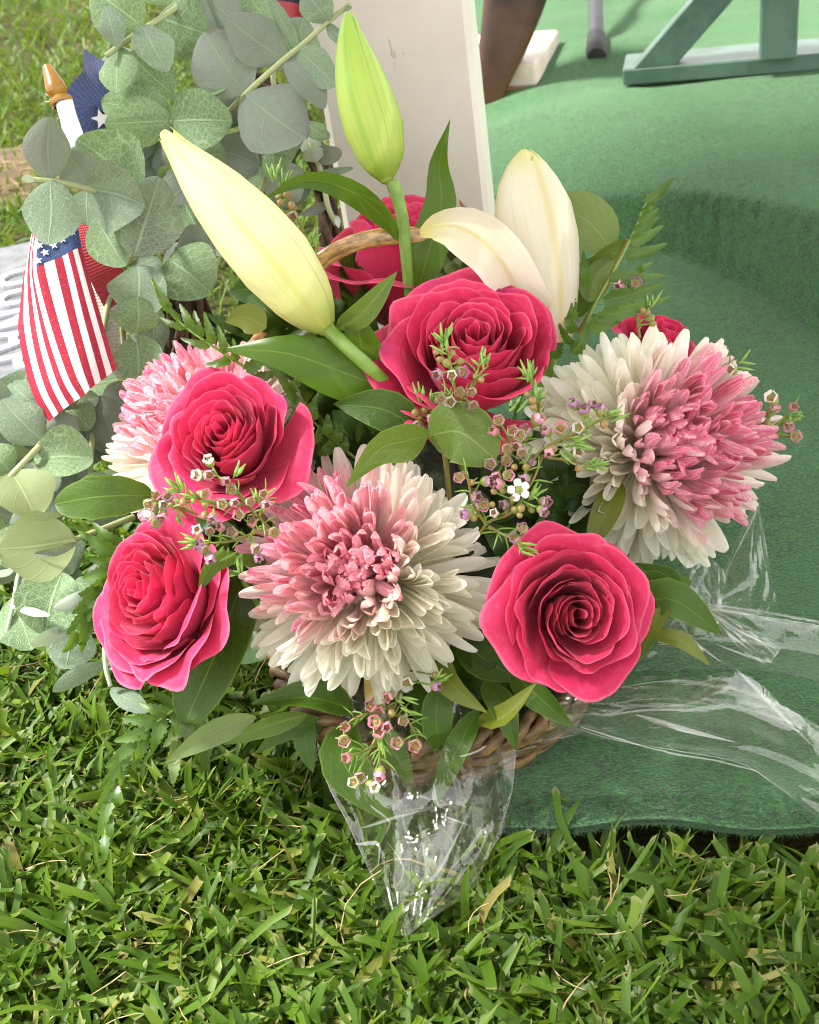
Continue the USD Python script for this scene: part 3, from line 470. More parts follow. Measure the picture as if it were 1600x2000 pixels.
for k in range(14):
    a = (k + 0.5) / 14 * 6.283; part(bk_, 'stake', tube([bc + [BR * s * math.cos(a), BR * s * math.sin(a), z] for s, z in ((0.70, 0.002), (0.88, 0.025), (0.98, 0.042), (1.02, 0.058))], 0.003, 5), 'wicker')
cra = np.linspace(0, 1, 8); part(bk_, 'floor', (np.concatenate([bc + np.stack([q * BR * 0.74 * np.cos(ang_), q * BR * 0.74 * np.sin(ang_), 0 * ang_ + 0.004], -1) for q in cra]), grid_faces(8, 121), None), 'wicker')
hp = cr(spx([(470, 720, 0.77), (530, 632, 0.75), (570, 570, 0.738), (630, 507, 0.732), (700, 472, 0.728), (780, 460, 0.726), (860, 466, 0.728), (915, 488, 0.735), (960, 535, 0.75), (990, 600, 0.78)]), 48)
hT = nrm(np.gradient(hp, axis=0)); hS = nrm(np.cross(hT, nrm(EYE - hp))); hN = np.cross(hS, hT); aa = np.linspace(0, 6.283, 12, endpoint=False)
hs = hp[:, None] + hS[:, None] * (0.0052 * np.cos(aa))[None, :, None] + hN[:, None] * (0.0022 * np.sin(aa))[None, :, None]
part(bk_, 'handle', (hs.reshape(-1, 3), grid_faces(48, 12, True), np.stack(np.broadcast_arrays((aa / 6.283)[None], np.linspace(0, 6, 48)[:, None]), -1).reshape(-1, 2)), 'split_cane')
fo = rounds(bc + [-0.015, 0.045, 0.085], 0.092, seg=40, rings=24, stretch=0.85); fo = (fo[0] + 0.012 * (meshkit.noise(fo[0] * 110)[:, None] - 0.5), fo[1], None); part(bk_, 'flower_foam', fo, 'core_shade')  # foam enlarged into a dark core, coloured as the shade behind the flowers

# ------------------------------------------------------------------ flowers
def frame(axis, hint=None):
    a = nrm(np.asarray(axis, float)); e = nrm(np.cross(a, RIGHT + 0.13 * UP)) if hint is None else nrm(np.cross(a, hint)); return e, np.cross(a, e), a
def place(q, c, fr, R): return c + R * (q[..., :1] * fr[0] + q[..., 1:2] * fr[1] + q[..., 2:] * fr[2])
def rose(px, py, d, Rpx, axis, label, seed, n=30, spin=0.0, squash=1.0, mat='rose_petal', cup=0.0, tall=1.0, sx=1.0):
    r = np.random.default_rng(seed); c = P(px, py, d); R = Rpx * d / FPX; ax = cam_dir(*axis); fr = list(frame(ax)); fr[0] = fr[0] * squash; fr[1] = fr[1] * sx
    root = thing('rose', label, 'rose', c, None)
    nv, nu = 16, 27; v0 = np.linspace(0, 1, nv)[:, None]; u = np.linspace(-1, 1, nu)[None]; off = r.uniform(0, 6.28)
    for i in range(n):
        t = i / (n - 1.0); phi0 = off + i * 2.399963 + r.normal(0, 0.34 * min(1, 4 * t)); out = np.clip((t - 0.55) / 0.45, 0, 1)
        hw = (2.4 - 1.2 * min(1, t / 0.35)) * r.uniform(0.85, 1.15) if t < 0.35 else r.uniform(0.88, 1.35)
        rr = 0.045 + 0.83 * t ** 0.80 * r.uniform(0.90, 1.07); zr = (0.50 - 0.05 * t - 0.34 * t ** 3.2 + 0.045 * r.normal() * min(1, t * 3)) * tall - cup * out
        c_ = (0.012 + 0.05 * t + 0.20 * out ** 1.2) * (1 - 0.4 * cup); c_ *= r.uniform(0.7, 1.25)
        tip = 0.02 + 0.13 * out * r.uniform(0.5, 1.3); v = v0 * (1 - (0.30 - 0.06 * out) * np.abs(u) ** 2.6 + tip * np.exp(-(u / 0.22) ** 2))
        P0 = (0.05 + 0.10 * t, -0.62); P1 = (0.15 + rr * 0.62, -0.50 + 0.05 * t); P2 = (rr * 1.04 + 0.02, zr - 0.30 + 0.10 * out); P3 = (rr + c_, zr - 0.12 * out ** 2)
        w = 1 - v; b = [w ** 3, 3 * w * w * v, 3 * w * v * v, v ** 3]
        rad = sum(k * q[0] for k, q in zip(b, (P0, P1, P2, P3))); z = sum(k * q[1] for k, q in zip(b, (P0, P1, P2, P3)))
        imb = 0.05 + 0.10 * t * r.uniform(0.3, 1.4); rad = rad + imb * u * np.clip(v, 0, 1.2) ** 0.7
        roll = out * r.uniform(0.5, 1.2) * 0.16; rad = rad + roll * np.abs(u) ** 3 * v ** 3; z = z - roll * 0.9 * np.abs(u) ** 3 * v ** 4
        z = z - roll * 0.55 * np.exp(-((v - 1.0) / 0.12) ** 2) * (1 - np.exp(-(u / 0.28) ** 2))
        ph = r.uniform(0, 6.28, 3); lip = (0.03 + 0.10 * t) * r.uniform(0.2, 1.0) * np.clip((v - 0.72) / 0.28, 0, 1.4) ** 2.2; rad = rad + lip; z = z - lip * 0.75; ruf = (0.014 + 0.062 * t) * np.clip(v - 0.45, 0, 1) ** 1.3 * (np.sin(5 * u + ph[0]) + 0.6 * np.sin(11 * u + ph[1])); rad = rad + ruf; jag = 0.022 * np.convolve(r.normal(size=nu + 2), [.3, .6, .3], 'valid')[None] * np.clip((v - 0.8) / 0.2, 0, 1) ** 2; z = z + jag; z = z + 1.0 * (0.012 + 0.07 * t) * np.clip(v - 0.5, 0, 1) * np.sin(7 * u + ph[2])
        crease = -0.02 * t * np.exp(-(u / 0.09) ** 2) * v; rad = rad + crease
        phi = phi0 + u * hw * (0.55 + 0.45 * np.clip(v, 0, 1) ** 0.6)
        q = np.stack([rad * np.cos(phi), rad * np.sin(phi), z + 0 * phi], -1).reshape(-1, 3)
        uv = np.stack(np.broadcast_arrays((u + 1) / 2, v0), -1).reshape(-1, 2)
        part(root, 'petal', (place(q, c, fr, R), grid_faces(nv, nu), uv), mat)
    part(root, 'receptacle', rounds(c - 0.48 * R * fr[2], 0.24 * R, fr[2], 10, 6), 'green_stem')
    e = bc + [0, 0, 0.07]; part(root, 'stem', tube([c - 0.6 * R * fr[2], c - 1.1 * R * fr[2] * 0.8 + (e - c) * 0.15, e], 0.0032, 7), 'green_stem')
    return root
DF = 0.655
rose(925, 698, 0.672, 172, (0.0, 0.55, 0.83), 'open crimson pink rose at the top centre below the white lily', 101, n=36, sx=0.98, squash=1.02)
rose(448, 864, 0.655, 143, (-0.20, 0.40, 0.90), 'crimson pink rose at left in front of the half hidden chrysanthemum', 102, n=34, sx=0.88)
rose(314, 1172, 0.655, 158, (-0.50, 0.30, 0.80), 'narrow crimson pink rose lowest at the left beside the eucalyptus', 103, n=36, sx=0.80, tall=1.1)
rose(1118, 1200, 0.625, 150, (0.14, 0.02, 0.99), 'large crimson rose at lower right above the cellophane', 104, n=33, sx=0.90, mat='rose_petal')
rose(803, 530, 0.80, 188, (0.05, 0.93, 0.36), 'darker rose seen from the side behind the cane handle', 105, n=26, mat='rose_petal_deep', tall=1.35, cup=0.0)
rose(1285, 672, 0.80, 92, (0.30, 0.70, 0.55), 'small rose mostly hidden behind the right chrysanthemum', 106, n=22, mat='rose_petal')

def mum(px, py, d, Rpx, axis, label, seed, dye, N=470, tmax=116, sx=1.0, sy=1.0, drys=0):
    """Chrysanthemum: florets in a golden-angle spiral over a dome; dye = (direction in camera axes, cos from, cos to)."""
    r = np.random.default_rng(seed); c = P(px, py, d); R = Rpx * d / FPX; fr = list(frame(cam_dir(*axis), UP)); fr[0] = fr[0] * sx; fr[1] = fr[1] * sy
    root = thing('chrysanthemum', label, 'chrysanthemum', c); dd = cam_dir(*dye[0]); core = []
    nv, nu = 10, 7; v = np.array([0, .22, .42, .58, .70, .80, .88, .94, .98, 1.0])[:, None]; u = np.linspace(-1, 1, nu)[None]
    for i in range(N):
        s = (i + 0.5) / N; th = math.radians(tmax) * s ** 0.58 * (1 + 0.05 * r.normal()) + r.normal(0, .03); phi = i * 2.399963 + r.normal(0, 0.20)
        er = np.array([math.cos(phi), math.sin(phi), 0.0]); dirn = math.sin(th) * er + math.cos(th) * np.array([0, 0, 1.0]); tang = np.array([-math.sin(phi), math.cos(phi), 0.0])
        upn = np.cos(th) * -er + math.sin(th) * np.array([0, 0, 1.0])
        out = np.clip((s - 0.55) / 0.45, 0, 1); L = (0.62 + 0.08 * min(1, s * 6) + 0.13 * s + 0.10 * out) * r.uniform(0.88, 1.06); b0 = 0.12
        inc = (0.36 + 0.10 * max(0, 1 - s / .12) - 0.62 * out ** 1.3) * r.uniform(0.5, 1.5); w = (0.057 + 0.011 * min(1, s * 3)) * r.uniform(0.8, 1.2)
        prof = (0.40 + 0.60 * np.clip(v / 0.75, 0, 1) ** 1.3) * np.sqrt(np.clip(1 - np.clip((v - 0.70) / 0.305, 0, 1) ** 2.3, 0.0, 1)); prof = np.maximum(prof, 0.02)
        cup = (1.0 - 0.55 * out) * r.uniform(0.6, 1.25); tw = r.normal(0, 0.30 + 0.25 * out)
        lat = u * w * prof * np.cos(min(1.1, cup * 0.8)); lift = w * prof * cup * (u ** 2) * 1.25; bow = inc * L * v ** 2.0; side = r.normal(0, 0.07) * v ** 2
        hook = 0.05 * r.uniform(.2, 1.4) * np.clip((v - 0.80) / 0.20, 0, 1) ** 2 * (1 - 0.7 * out)
        q = (b0 + L * v * (1 - 0.15 * v * abs(inc)))[..., None] * dirn + (bow + lift * math.cos(tw) + lat * math.sin(tw) + hook)[..., None] * upn + (lat * math.cos(tw) - lift * math.sin(tw) + side)[..., None] * tang
        q[..., 2] -= 0.04
        tipw = dirn[0] * fr[0] + dirn[1] * fr[1] + dirn[2] * fr[2]; cs = float(nrm(tipw) @ dd) + r.normal(0, 0.06); k = np.clip((cs - dye[1]) / (dye[2] - dye[1]), 0, 1)
        uv = np.stack(np.broadcast_arrays((u + 1) / 2, v + 0 * u), -1).reshape(-1, 2); W = place(q.reshape(-1, 3), c, fr, R); tn = np.full(nv * nu, k * r.uniform(0.7, 1.05))
        if i < N - 298: core.append(((W, grid_faces(nv, nu), uv), tn)); continue
        dry = drys and s > 0.8 and r.random() < 0.14 and (nrm(tipw) @ cam_dir(0.7, -0.6, 0.1)) > 0.5
        part(root, 'dry_floret' if dry else 'floret', (W, grid_faces(nv, nu), uv), 'mum_dry' if dry else 'mum_petal', tint=tn, label='withered brown floret' if dry else None)
    part(root, 'inner_florets', join([q[0] for q in core]), 'mum_petal', tint=np.concatenate([q[1] for q in core]), kind='stuff')
    part(root, 'heart', rounds(c - 0.05 * R * fr[2], 0.30 * R, fr[2], 14, 9), 'mum_core')
    e = bc + [0, 0, 0.05]; part(root, 'stem', tube([c - 0.15 * R * fr[2], c - 0.6 * R * fr[2] + (e - c) * 0.2, e], 0.004, 7), 'green_stem')
mum(712, 1128, 0.668, 268, (-0.10, 0.10, 0.98), 'big front chrysanthemum, ivory below and airbrushed pink above', 201, ((-0.40, 0.42, 0.80), 0.12, 0.60), sy=0.98, drys=1)
mum(1280, 876, 0.725, 252, (0.22, 0.06, 0.97), 'round chrysanthemum at right, pink with an ivory left rim', 202, ((0.50, 0.10, 0.84), 0.05, 0.55), sx=1.02, sy=1.0)
mum(412, 865, 0.735, 222, (-0.45, 0.25, 0.85), 'pink chrysanthemum half hidden behind the left rose', 203, ((-0.42, 0.72, 0.55), 0.0, 0.5), N=440)

def tepal(c, w, a0, span, ridge, prof, nv=22, nu=13, lift=0.0, tipopen=0.0, ups=None):
    """One tepal of a lily bud: spine c (n x 3), radii w(v), centred at angle a0 about the spine."""
    v = np.linspace(0, 1, nv); u = np.linspace(-1, 1, nu); T = nrm(np.gradient(c, axis=0)); A = nrm(np.cross(T, nrm(EYE - c))); B = np.cross(A, T)
    sp_ = span * (1 - 0.25 * v ** 6); ang2 = a0 + u[None] * sp_[:, None]
    rad = w[:, None] * (1 + ridge * np.exp(-(u / 0.16) ** 2)[None] * np.sin(np.pi * np.clip(v * 1.05, 0, 1))[:, None] + lift * np.where(u > 0, u, 0)[None] - 0.085 * np.abs(u)[None] ** 3) + tipopen * (np.clip(v - 0.86, 0, 1) / 0.14)[:, None] ** 2
    q = c[:, None] + rad[..., None] * (np.cos(ang2)[..., None] * A[:, None] + np.sin(ang2)[..., None] * B[:, None])
    return q.reshape(-1, 3), grid_faces(nv, nu), np.stack(np.broadcast_arrays(((u + 1) / 2)[None], v[:, None]), -1).reshape(-1, 2)
def bud(pts, rpx, d, mat, label, angs, prof, stem, open_=0.0, sd=0, name='lily_bud', ridge=0.075):
    c = cr(spx(pts), 22); w = rpx * d / FPX * prof(np.linspace(0, 1, 22)); root = thing(name, label, 'lily', c[0])
    for k, a in enumerate(angs):
        part(root, 'tepal', tepal(c + 0.0, w * (1 + 0.006 * k), a, 1.22, ridge, None, lift=0.05, tipopen=(0.0012 + 0.001 * k) * open_), mat)
    if stem: part(root, 'stem', tube(spx(stem), [0.0029, 0.0036, 0.0040], 10), 'green_stem'); part(root, 'bud_base', rounds(c[0] + (c[1] - c[0]) * 0.25, w[0] * 0.95, c[2] - c[0], 12, 7), mat)
    return root
bp = lambda v: np.interp(v, [0, 0.04, 0.12, 0.28, 0.45, 0.62, 0.78, 0.90, 0.97, 1.0], [0.30, 0.52, 0.80, 1.0, 0.97, 0.80, 0.56, 0.34, 0.20, 0.10])
bud([(636, 640, 0.655), (545, 520, 0.648), (445, 405, 0.655), (372, 322, 0.668), (322, 262, 0.68)], 74, 0.655, 'lily_yellow', 'long pale yellow lily bud leaning up to the left across the eucalyptus', (1.62, 3.75, -0.5), bp, [(790, 775, 0.68), (725, 720, 0.655), (675, 675, 0.65), (634, 636, 0.655)], 1.0)
bud([(754, 348, 0.715), (737, 280, 0.712), (708, 180, 0.712), (688, 90, 0.716), (680, 28, 0.722)], 57, 0.712, 'lily_green', 'upright green lily bud on a bare stem in front of the white post', (1.95, 4.05, -0.15), bp, [(802, 610, 0.74), (795, 520, 0.728), (785, 420, 0.72), (766, 352, 0.715)], 0.6)
lw = lambda v: np.interp(v, [0, 0.12, 0.3, 0.5, 0.68, 0.82, 0.92, 0.98, 1], [0.46, 0.60, 0.84, 1.0, 0.98, 0.76, 0.48, 0.20, 0.05])
lroot = bud([(1082, 665, 0.735), (1072, 580, 0.728), (1052, 470, 0.722), (1034, 380, 0.722), (1024, 294, 0.726)], 76, 0.722, 'lily_white', 'opening white lily with one petal curling out over the rose', (1.15, 2.75, 4.4, -0.3), lw, None, 0.6, name='white_lily', ridge=0.03)
m = blade(spx([(1035, 640, 0.725), (1008, 570, 0.708), (975, 505, 0.695), (930, 460, 0.688), (880, 440, 0.688), (840, 446, 0.69), (822, 462, 0.692)]), 52 * 0.70 / FPX, 'strip', roll=-0.30, fold=0.30, curl=0.5, nv=24, nu=11, wav=0.05, seed=5, twist=0.55)
part(lroot, 'tepal', m, 'lily_white', label='petal curled outwards')
part(lroot, 'stem', tube(spx([(1082, 660, 0.735), (1060, 760, 0.76), (960, 1000, 0.80)]), 0.004, 8), 'green_stem')
for q in ((1024, 294, 0.726), (1039, 313, 0.712)):
    e_ = P(q[0] + 1, q[1] - 10, q[2]); b_ = P(q[0] - 1, q[1] + 14, q[2]); part(lroot, 'tip', tube([b_, e_], [0.0016, 0.0003], 6), 'lily_green')

# ------------------------------------------------------------------ greenery of the basket
def sprig(name, label, cat, leaves, stem=None, stem_mat='green_stem', stem_r=0.0018, group=None, seed=0):
    """leaves: (points [(px, py, depth)...], half-width px, material, options)."""
    b0 = P(*leaves[0][0][0]); root = thing(name, label, cat, b0, group)
    for k, (pts, hwp, mat, o) in enumerate(leaves):
        o = dict(o); lab = o.pop('label', None); dm = np.mean([q[2] for q in pts]); m = blade(spx(pts), hwp * dm / FPX, seed=seed * 31 + k, **o); part(root, 'leaf', m, mat, label=lab)
    if stem:
        for s in (stem if isinstance(stem[0], list) else [stem]): part(root, 'stem', tube(spx(s), [stem_r, stem_r * 0.7], 7), stem_mat)
    return root
LL, LG, LU, YL, LY = 'lemon_leaf', 'lemon_leaf_light', 'lemon_leaf_under', 'yellow_leaf', 'lily_leaf'
sprig('leaf_sprig', 'bright green leaf pair and darker leaf between the top rose and front chrysanthemum', 'leaves', [
    ([(818, 842, .655), (750, 800, .652), (652, 790, .66)], 46, LL, dict(fold=.12, curl=.15, wav=.1)),
    ([(838, 852, .635), (790, 862, .622), (738, 880, .612), (676, 952, .612)], 42, LG, dict(roll=.35, fold=.25, wav=.18, nv=18)),
    ([(838, 850, .635), (900, 845, .617), (968, 898, .614)], 66, LG, dict(prof='elliptic', fold=.10, curl=-.12, wav=.06))],
    [[(838, 851, .635), (865, 868, .645), (880, 990, .70)], [(838, 851, .635), (812, 842, .655)]], 'wax_stem', seed=1)
sprig('leaf_sprig', 'glossy dark leaf with a bite in its edge, left of the lowest rose', 'leaves', [
    ([(300, 968, .665), (200, 970, .655), (107, 985, .668)], 45, LL, dict(fold=.18, curl=-.15, wav=.12, rough=.04, nv=17, prof='elliptic'))], [(300, 968, .665), (360, 1000, .70)], seed=2)
sprig('leaf_sprig', 'large dark folded leaf below the left roses with paler leaves under it', 'leaves', [
    ([(475, 1130, .69), (432, 1250, .668), (362, 1412, .662)], 70, LL, dict(roll=-.35, fold=.30, wav=.10, nv=18, prof='elliptic')),
    ([(500, 1400, .675), (420, 1430, .672), (322, 1490, .675)], 30, LU, dict(roll=.3, fold=.2)),
    ([(600, 1395, .68), (520, 1420, .675), (436, 1455, .675)], 24, LG, dict(roll=.4, fold=.2)),
    ([(690, 1385, .672), (600, 1362, .655), (492, 1375, .66)], 40, LL, dict(roll=-.55, fold=.25, curl=.25, wav=.1)),
    ([(640, 1420, .69), (570, 1420, .685), (500, 1470, .685)], 28, LL, dict(roll=.3)),
    ([(600, 1400, .69), (596, 1450, .685), (612, 1510, .685)], 26, LL, dict(roll=-.3))], [(475, 1135, .66), (600, 1330, .72)], seed=3)
sprig('leaf_sprig', 'long hanging leaves in front of the cellophane under the front chrysanthemum', 'leaves', [
    ([(690, 1415, .665), (672, 1490, .652), (768, 1608, .655)], 52, LL, dict(fold=.14, wav=.08, nv=18)),
    ([(742, 1420, .668), (770, 1470, .66), (808, 1532, .662)], 30, LL, dict(fold=.2, roll=.2)),
    ([(860, 1335, .66), (852, 1410, .655), (868, 1492, .665)], 36, LL, dict(fold=.2, roll=.25)),
    ([(935, 1385, .66), (890, 1470, .65), (846, 1580, .66)], 30, LL, dict(fold=.25, roll=-.35, wav=.1))],
    [[(690, 1415, .665), (740, 1360, .70)], [(860, 1335, .66), (820, 1310, .70)], [(935, 1385, .66), (880, 1330, .70)]], seed=4)
sprig('leaf_sprig', 'curled yellow green leaves between the front chrysanthemum and lower right rose', 'leaves', [
    ([(856, 1280, .665), (885, 1340, .645), (952, 1392, .638)], 32, YL, dict(roll=-.5, fold=.25)),
    ([(935, 1405, .655), (985, 1400, .635), (1050, 1332, .625)], 27, YL, dict(roll=.5, fold=.3, curl=.2)),
    ([(900, 1250, .685), (950, 1290, .68), (1020, 1330, .68)], 48, LL, dict(roll=.3)),
    ([(1000, 1310, .665), (1050, 1360, .645), (1120, 1420, .648)], 34, LL, dict(fold=.2, roll=-.3, wav=.1)), ([(950, 1330, .665), (985, 1390, .642), (1010, 1470, .645)], 32, LL, dict(fold=.2, roll=.3, wav=.1)), ([(800, 1330, .68), (830, 1380, .662), (800, 1450, .664)], 30, LL, dict(fold=.2, roll=.3))], [(856, 1280, .665), (800, 1240, .71)], seed=5)
sprig('leaf_sprig', 'dark pointed leaves with a yellow green one behind the lower right rose', 'leaves', [
    ([(1235, 1190, .665), (1310, 1170, .652), (1408, 1238, .655)], 46, LL, dict(roll=.35, fold=.3, wav=.1)),
    ([(1240, 1140, .67), (1285, 1150, .668), (1330, 1170, .668)], 38, LL, dict(fold=.2)),
    ([(1302, 1185, .65), (1272, 1225, .642), (1240, 1282, .645)], 27, YL, dict(roll=-.6, fold=.2)),
    ([(1270, 1238, .655), (1330, 1252, .648), (1388, 1300, .65)], 20, YL, dict(roll=.4, fold=.3)),
    ([(1215, 1300, .67), (1260, 1240, .67), (1300, 1200, .67)], 30, LL, dict(roll=-.3))], [(1235, 1190, .665), (1120, 1210, .72)], seed=6)
sprig('leaf_sprig', 'pale leaf underside and folded leaf beside the white lily', 'leaves', [
    ([(1192, 486, .742), (1145, 430, .738), (1075, 402, .742)], 54, LU, dict(fold=.12, prof='elliptic', wav=.05)),
    ([(1228, 470, .72), (1190, 490, .722), (1145, 520, .735)], 24, LG, dict(roll=.7, fold=.3)),
    ([(1150, 590, .735), (1165, 540, .728), (1205, 490, .725)], 34, LU, dict(roll=-.4, fold=.2, wav=.1)),
    ([(1130, 620, .748), (1130, 560, .745), (1160, 500, .745)], 42, LL, dict(fold=.2)),
    ([(950, 560, .75), (940, 490, .745), (962, 425, .745)], 30, LL, dict(fold=.2, roll=.3))],
    [[(1228, 468, .72), (1190, 545, .725), (1130, 650, .74)], [(1192, 486, .742), (1200, 500, .735)]], 'wax_stem', seed=7)
sprig('lily_leaves', 'long dark glossy leaf lying across under the yellow lily bud', 'lily leaf', [
    ([(790, 768, .675), (690, 735, .662), (560, 690, .655), (428, 682, .668)], 54, LY, dict(fold=.10, curl=-.25, prof='lance', nv=20, wav=.05)),
    ([(716, 722, .672), (704, 665, .66), (692, 605, .655)], 46, LY, dict(prof='ovate', fold=.2, roll=.2)),
    ([(660, 642, .66), (712, 605, .645), (776, 530, .648)], 30, 'lemon_leaf_light', dict(prof='ovate', fold=.3, roll=-.55, twist=.4)),
    ([(520, 640, .70), (480, 620, .70), (440, 628, .70)], 34, YL, dict(fold=.15))], None, seed=8)
sprig('lily_leaves', 'arched and upright lily leaves on the green bud stem', 'lily leaf', [
    ([(776, 470, .722), (756, 432, .712), (690, 376, .70), (600, 352, .70), (508, 392, .705)], 27, LY, dict(prof='lance', fold=.15, roll=.85, twist=-1.0, nv=22)),
    ([(812, 582, .74), (832, 510, .728), (862, 400, .722), (858, 320, .722), (880, 230, .728)], 39, LY, dict(prof='lance', fold=.2, roll=.15, nv=24, twist=.3)),
    ([(850, 590, .75), (880, 540, .748), (900, 470, .75)], 42, LY, dict(fold=.2))], None, seed=9)
sprig('leaf_sprig', 'small curled dark leaf at the left edge of the front chrysanthemum', 'leaves', [
    ([(462, 1090, .64), (420, 1095, .632), (388, 1152, .635)], 27, LL, dict(roll=.55, fold=.35, wav=.1)), ([(520, 1100, .66), (480, 1090, .65), (440, 1092, .645)], 18, LL, dict(roll=.5, fold=.3))], None, seed=10)
sprig('leaf_sprig', 'olive green leaf under the left rim of the right chrysanthemum', 'leaves', [
    ([(1205, 938, .70), (1190, 985, .69), (1155, 1062, .69)], 30, YL, dict(roll=-.2, fold=.15, prof='elliptic')), ([(1150, 940, .72), (1090, 985, .71), (1040, 1030, .71)], 22, LL, dict(roll=.3, prof='lance')),
    ([(1330, 1160, .70), (1285, 1135, .70), (1240, 1100, .70)], 40, LL, dict(fold=.2)), ([(1350, 1135, .71), (1300, 1150, .705), (1265, 1125, .70)], 24, LL, dict(fold=.2, roll=.3))], None, seed=11)
# leaves that close the gaps, shade painted into their dark green
r = np.random.default_rng(77)
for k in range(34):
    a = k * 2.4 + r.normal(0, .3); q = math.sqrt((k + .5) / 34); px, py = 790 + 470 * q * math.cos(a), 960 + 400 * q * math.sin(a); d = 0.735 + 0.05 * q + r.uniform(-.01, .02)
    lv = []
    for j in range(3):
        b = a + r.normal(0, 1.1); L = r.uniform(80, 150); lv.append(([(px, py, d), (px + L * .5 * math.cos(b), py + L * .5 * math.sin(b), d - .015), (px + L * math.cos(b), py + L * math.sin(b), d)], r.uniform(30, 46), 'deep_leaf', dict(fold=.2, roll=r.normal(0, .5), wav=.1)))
    sprig('filler_sprig', 'leaf sprig deep between the flowers, shade painted into its dark green', 'leaves', lv, [(px, py, d), (800 + (px - 800) * .5, 1100, .80)], group='leaf sprigs deep inside the arrangement', seed=300 + k)

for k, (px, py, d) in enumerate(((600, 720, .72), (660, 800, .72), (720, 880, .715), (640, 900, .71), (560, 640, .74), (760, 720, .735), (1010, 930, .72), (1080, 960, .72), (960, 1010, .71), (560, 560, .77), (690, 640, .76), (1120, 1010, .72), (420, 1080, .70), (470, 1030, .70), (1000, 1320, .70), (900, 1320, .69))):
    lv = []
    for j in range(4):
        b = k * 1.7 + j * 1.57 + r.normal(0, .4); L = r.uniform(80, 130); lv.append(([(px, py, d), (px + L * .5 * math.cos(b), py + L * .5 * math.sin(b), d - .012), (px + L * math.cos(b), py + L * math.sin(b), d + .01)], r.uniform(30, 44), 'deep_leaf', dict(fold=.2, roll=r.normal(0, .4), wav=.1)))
    sprig('filler_sprig', 'leaf sprig deep between the flowers, shade painted into its dark green', 'leaves', lv, [(px, py, d), (800 + (px - 800) * .5, 1100, .80)], group='leaf sprigs deep inside the arrangement', seed=400 + k)

def fern(label, rachis, pin, mat='fern', seed=0, rr=0.0011):
    root = thing('fern_frond', label, 'fern', P(*rachis[0])); part(root, 'rachis', tube(spx(rachis), [rr, rr * 0.4], 6), 'green_stem'); r = np.random.default_rng(seed)
    for k, (b, e, hwp, d) in enumerate(pin):
        mid = ((b[0] + e[0]) / 2 + r.normal(0, 2), (b[1] + e[1]) / 2 + 3, d - 0.004); m = blade(spx([(*b, d), mid, (*e, d)]), 1.35 * hwp * d / FPX, 'pinna', roll=r.normal(0, .3), fold=.25, nv=29, nu=5, seed=seed + k); part(root, 'leaflet', m, mat)
fern('toothed fern frond fanning out right of the white lily', [(1120, 690, .73), (1160, 600, .72), (1210, 510, .71), (1240, 450, .71), (1264, 395, .71), (1312, 348, .712)], [
    ((1262, 398), (1316, 346), 12, .71), ((1255, 415), (1282, 391), 9, .71), ((1246, 436), (1287, 406), 10, .71), ((1238, 455), (1289, 423), 11, .71), ((1230, 475), (1297, 440), 12, .71), ((1222, 502), (1305, 475), 13, .712), ((1245, 530), (1277, 510), 8, .715),
    ((1190, 541), (1302, 538), 14, .712), ((1180, 588), (1298, 553), 17, .714), ((1165, 622), (1309, 580), 16, .716), ((1150, 640), (1234, 608), 16, .72), ((1142, 560), (1139, 488), 12, .722), ((1118, 612), (1113, 530), 13, .722), ((1122, 625), (1098, 562), 11, .722), ((1120, 650), (1105, 600), 11, .722), ((1118, 690), (1150, 630), 14, .722), ((1118, 672), (1090, 628), 10, .72)], seed=1)
fern('small light fern tip left of the yellow lily bud base', [(540, 790, .69), (500, 735, .68), (440, 692, .67), (380, 652, .665), (330, 608, .665), (296, 548, .67)], [
    ((332, 610), (297, 540), 10, .666), ((352, 628), (322, 588), 9, .666), ((376, 648), (350, 592), 11, .666), ((392, 658), (379, 606), 11, .667), ((416, 672), (398, 608), 10, .668), ((440, 690), (424, 634), 10, .669), ((360, 640), (312, 620), 8, .667), ((410, 675), (352, 660), 9, .668), ((460, 706), (455, 660), 9, .67), ((450, 702), (400, 712), 10, .672), ((480, 722), (530, 690), 13, .675), ((500, 740), (545, 720), 12, .678)], seed=2)
fern('dark fern tips in the shade between the left rose and front chrysanthemum', [(700, 900, .70), (640, 850, .69), (590, 800, .68), (556, 752, .675)], [
    ((575, 785), (522, 700), 14, .675), ((590, 800), (550, 842), 14, .678), ((600, 805), (568, 765), 14, .678), ((612, 820), (618, 770), 12, .68), ((625, 838), (605, 880), 15, .682), ((640, 850), (640, 808), 12, .684), ((655, 862), (668, 825), 12, .686), ((655, 868), (620, 888), 14, .686), ((670, 880), (676, 850), 10, .688), ((560, 760), (590, 735), 12, .676)], seed=3)
fern('long fern frond hanging down to the grass at lower left', [(420, 1335, .68), (330, 1392, .672), (262, 1450, .672), (222, 1530, .67), (204, 1640, .67)], [
    ((330, 1392), (270, 1372), 13, .672), ((310, 1408), (236, 1402), 14, .672), ((290, 1426), (222, 1448), 14, .672), ((318, 1402), (296, 1472), 15, .673), ((270, 1445), (205, 1500), 14, .672), ((285, 1432), (262, 1500), 14, .673), ((250, 1470), (190, 1548), 14, .671), ((240, 1490), (238, 1545), 12, .671), ((230, 1520), (186, 1590), 13, .67), ((226, 1530), (226, 1582), 11, .67), ((216, 1560), (190, 1640), 12, .668), ((212, 1590), (216, 1650), 10, .667), ((206, 1630), (200, 1690), 11, .665), ((350, 1380), (300, 1352), 12, .674), ((345, 1385), (340, 1440), 14, .674)], seed=4)
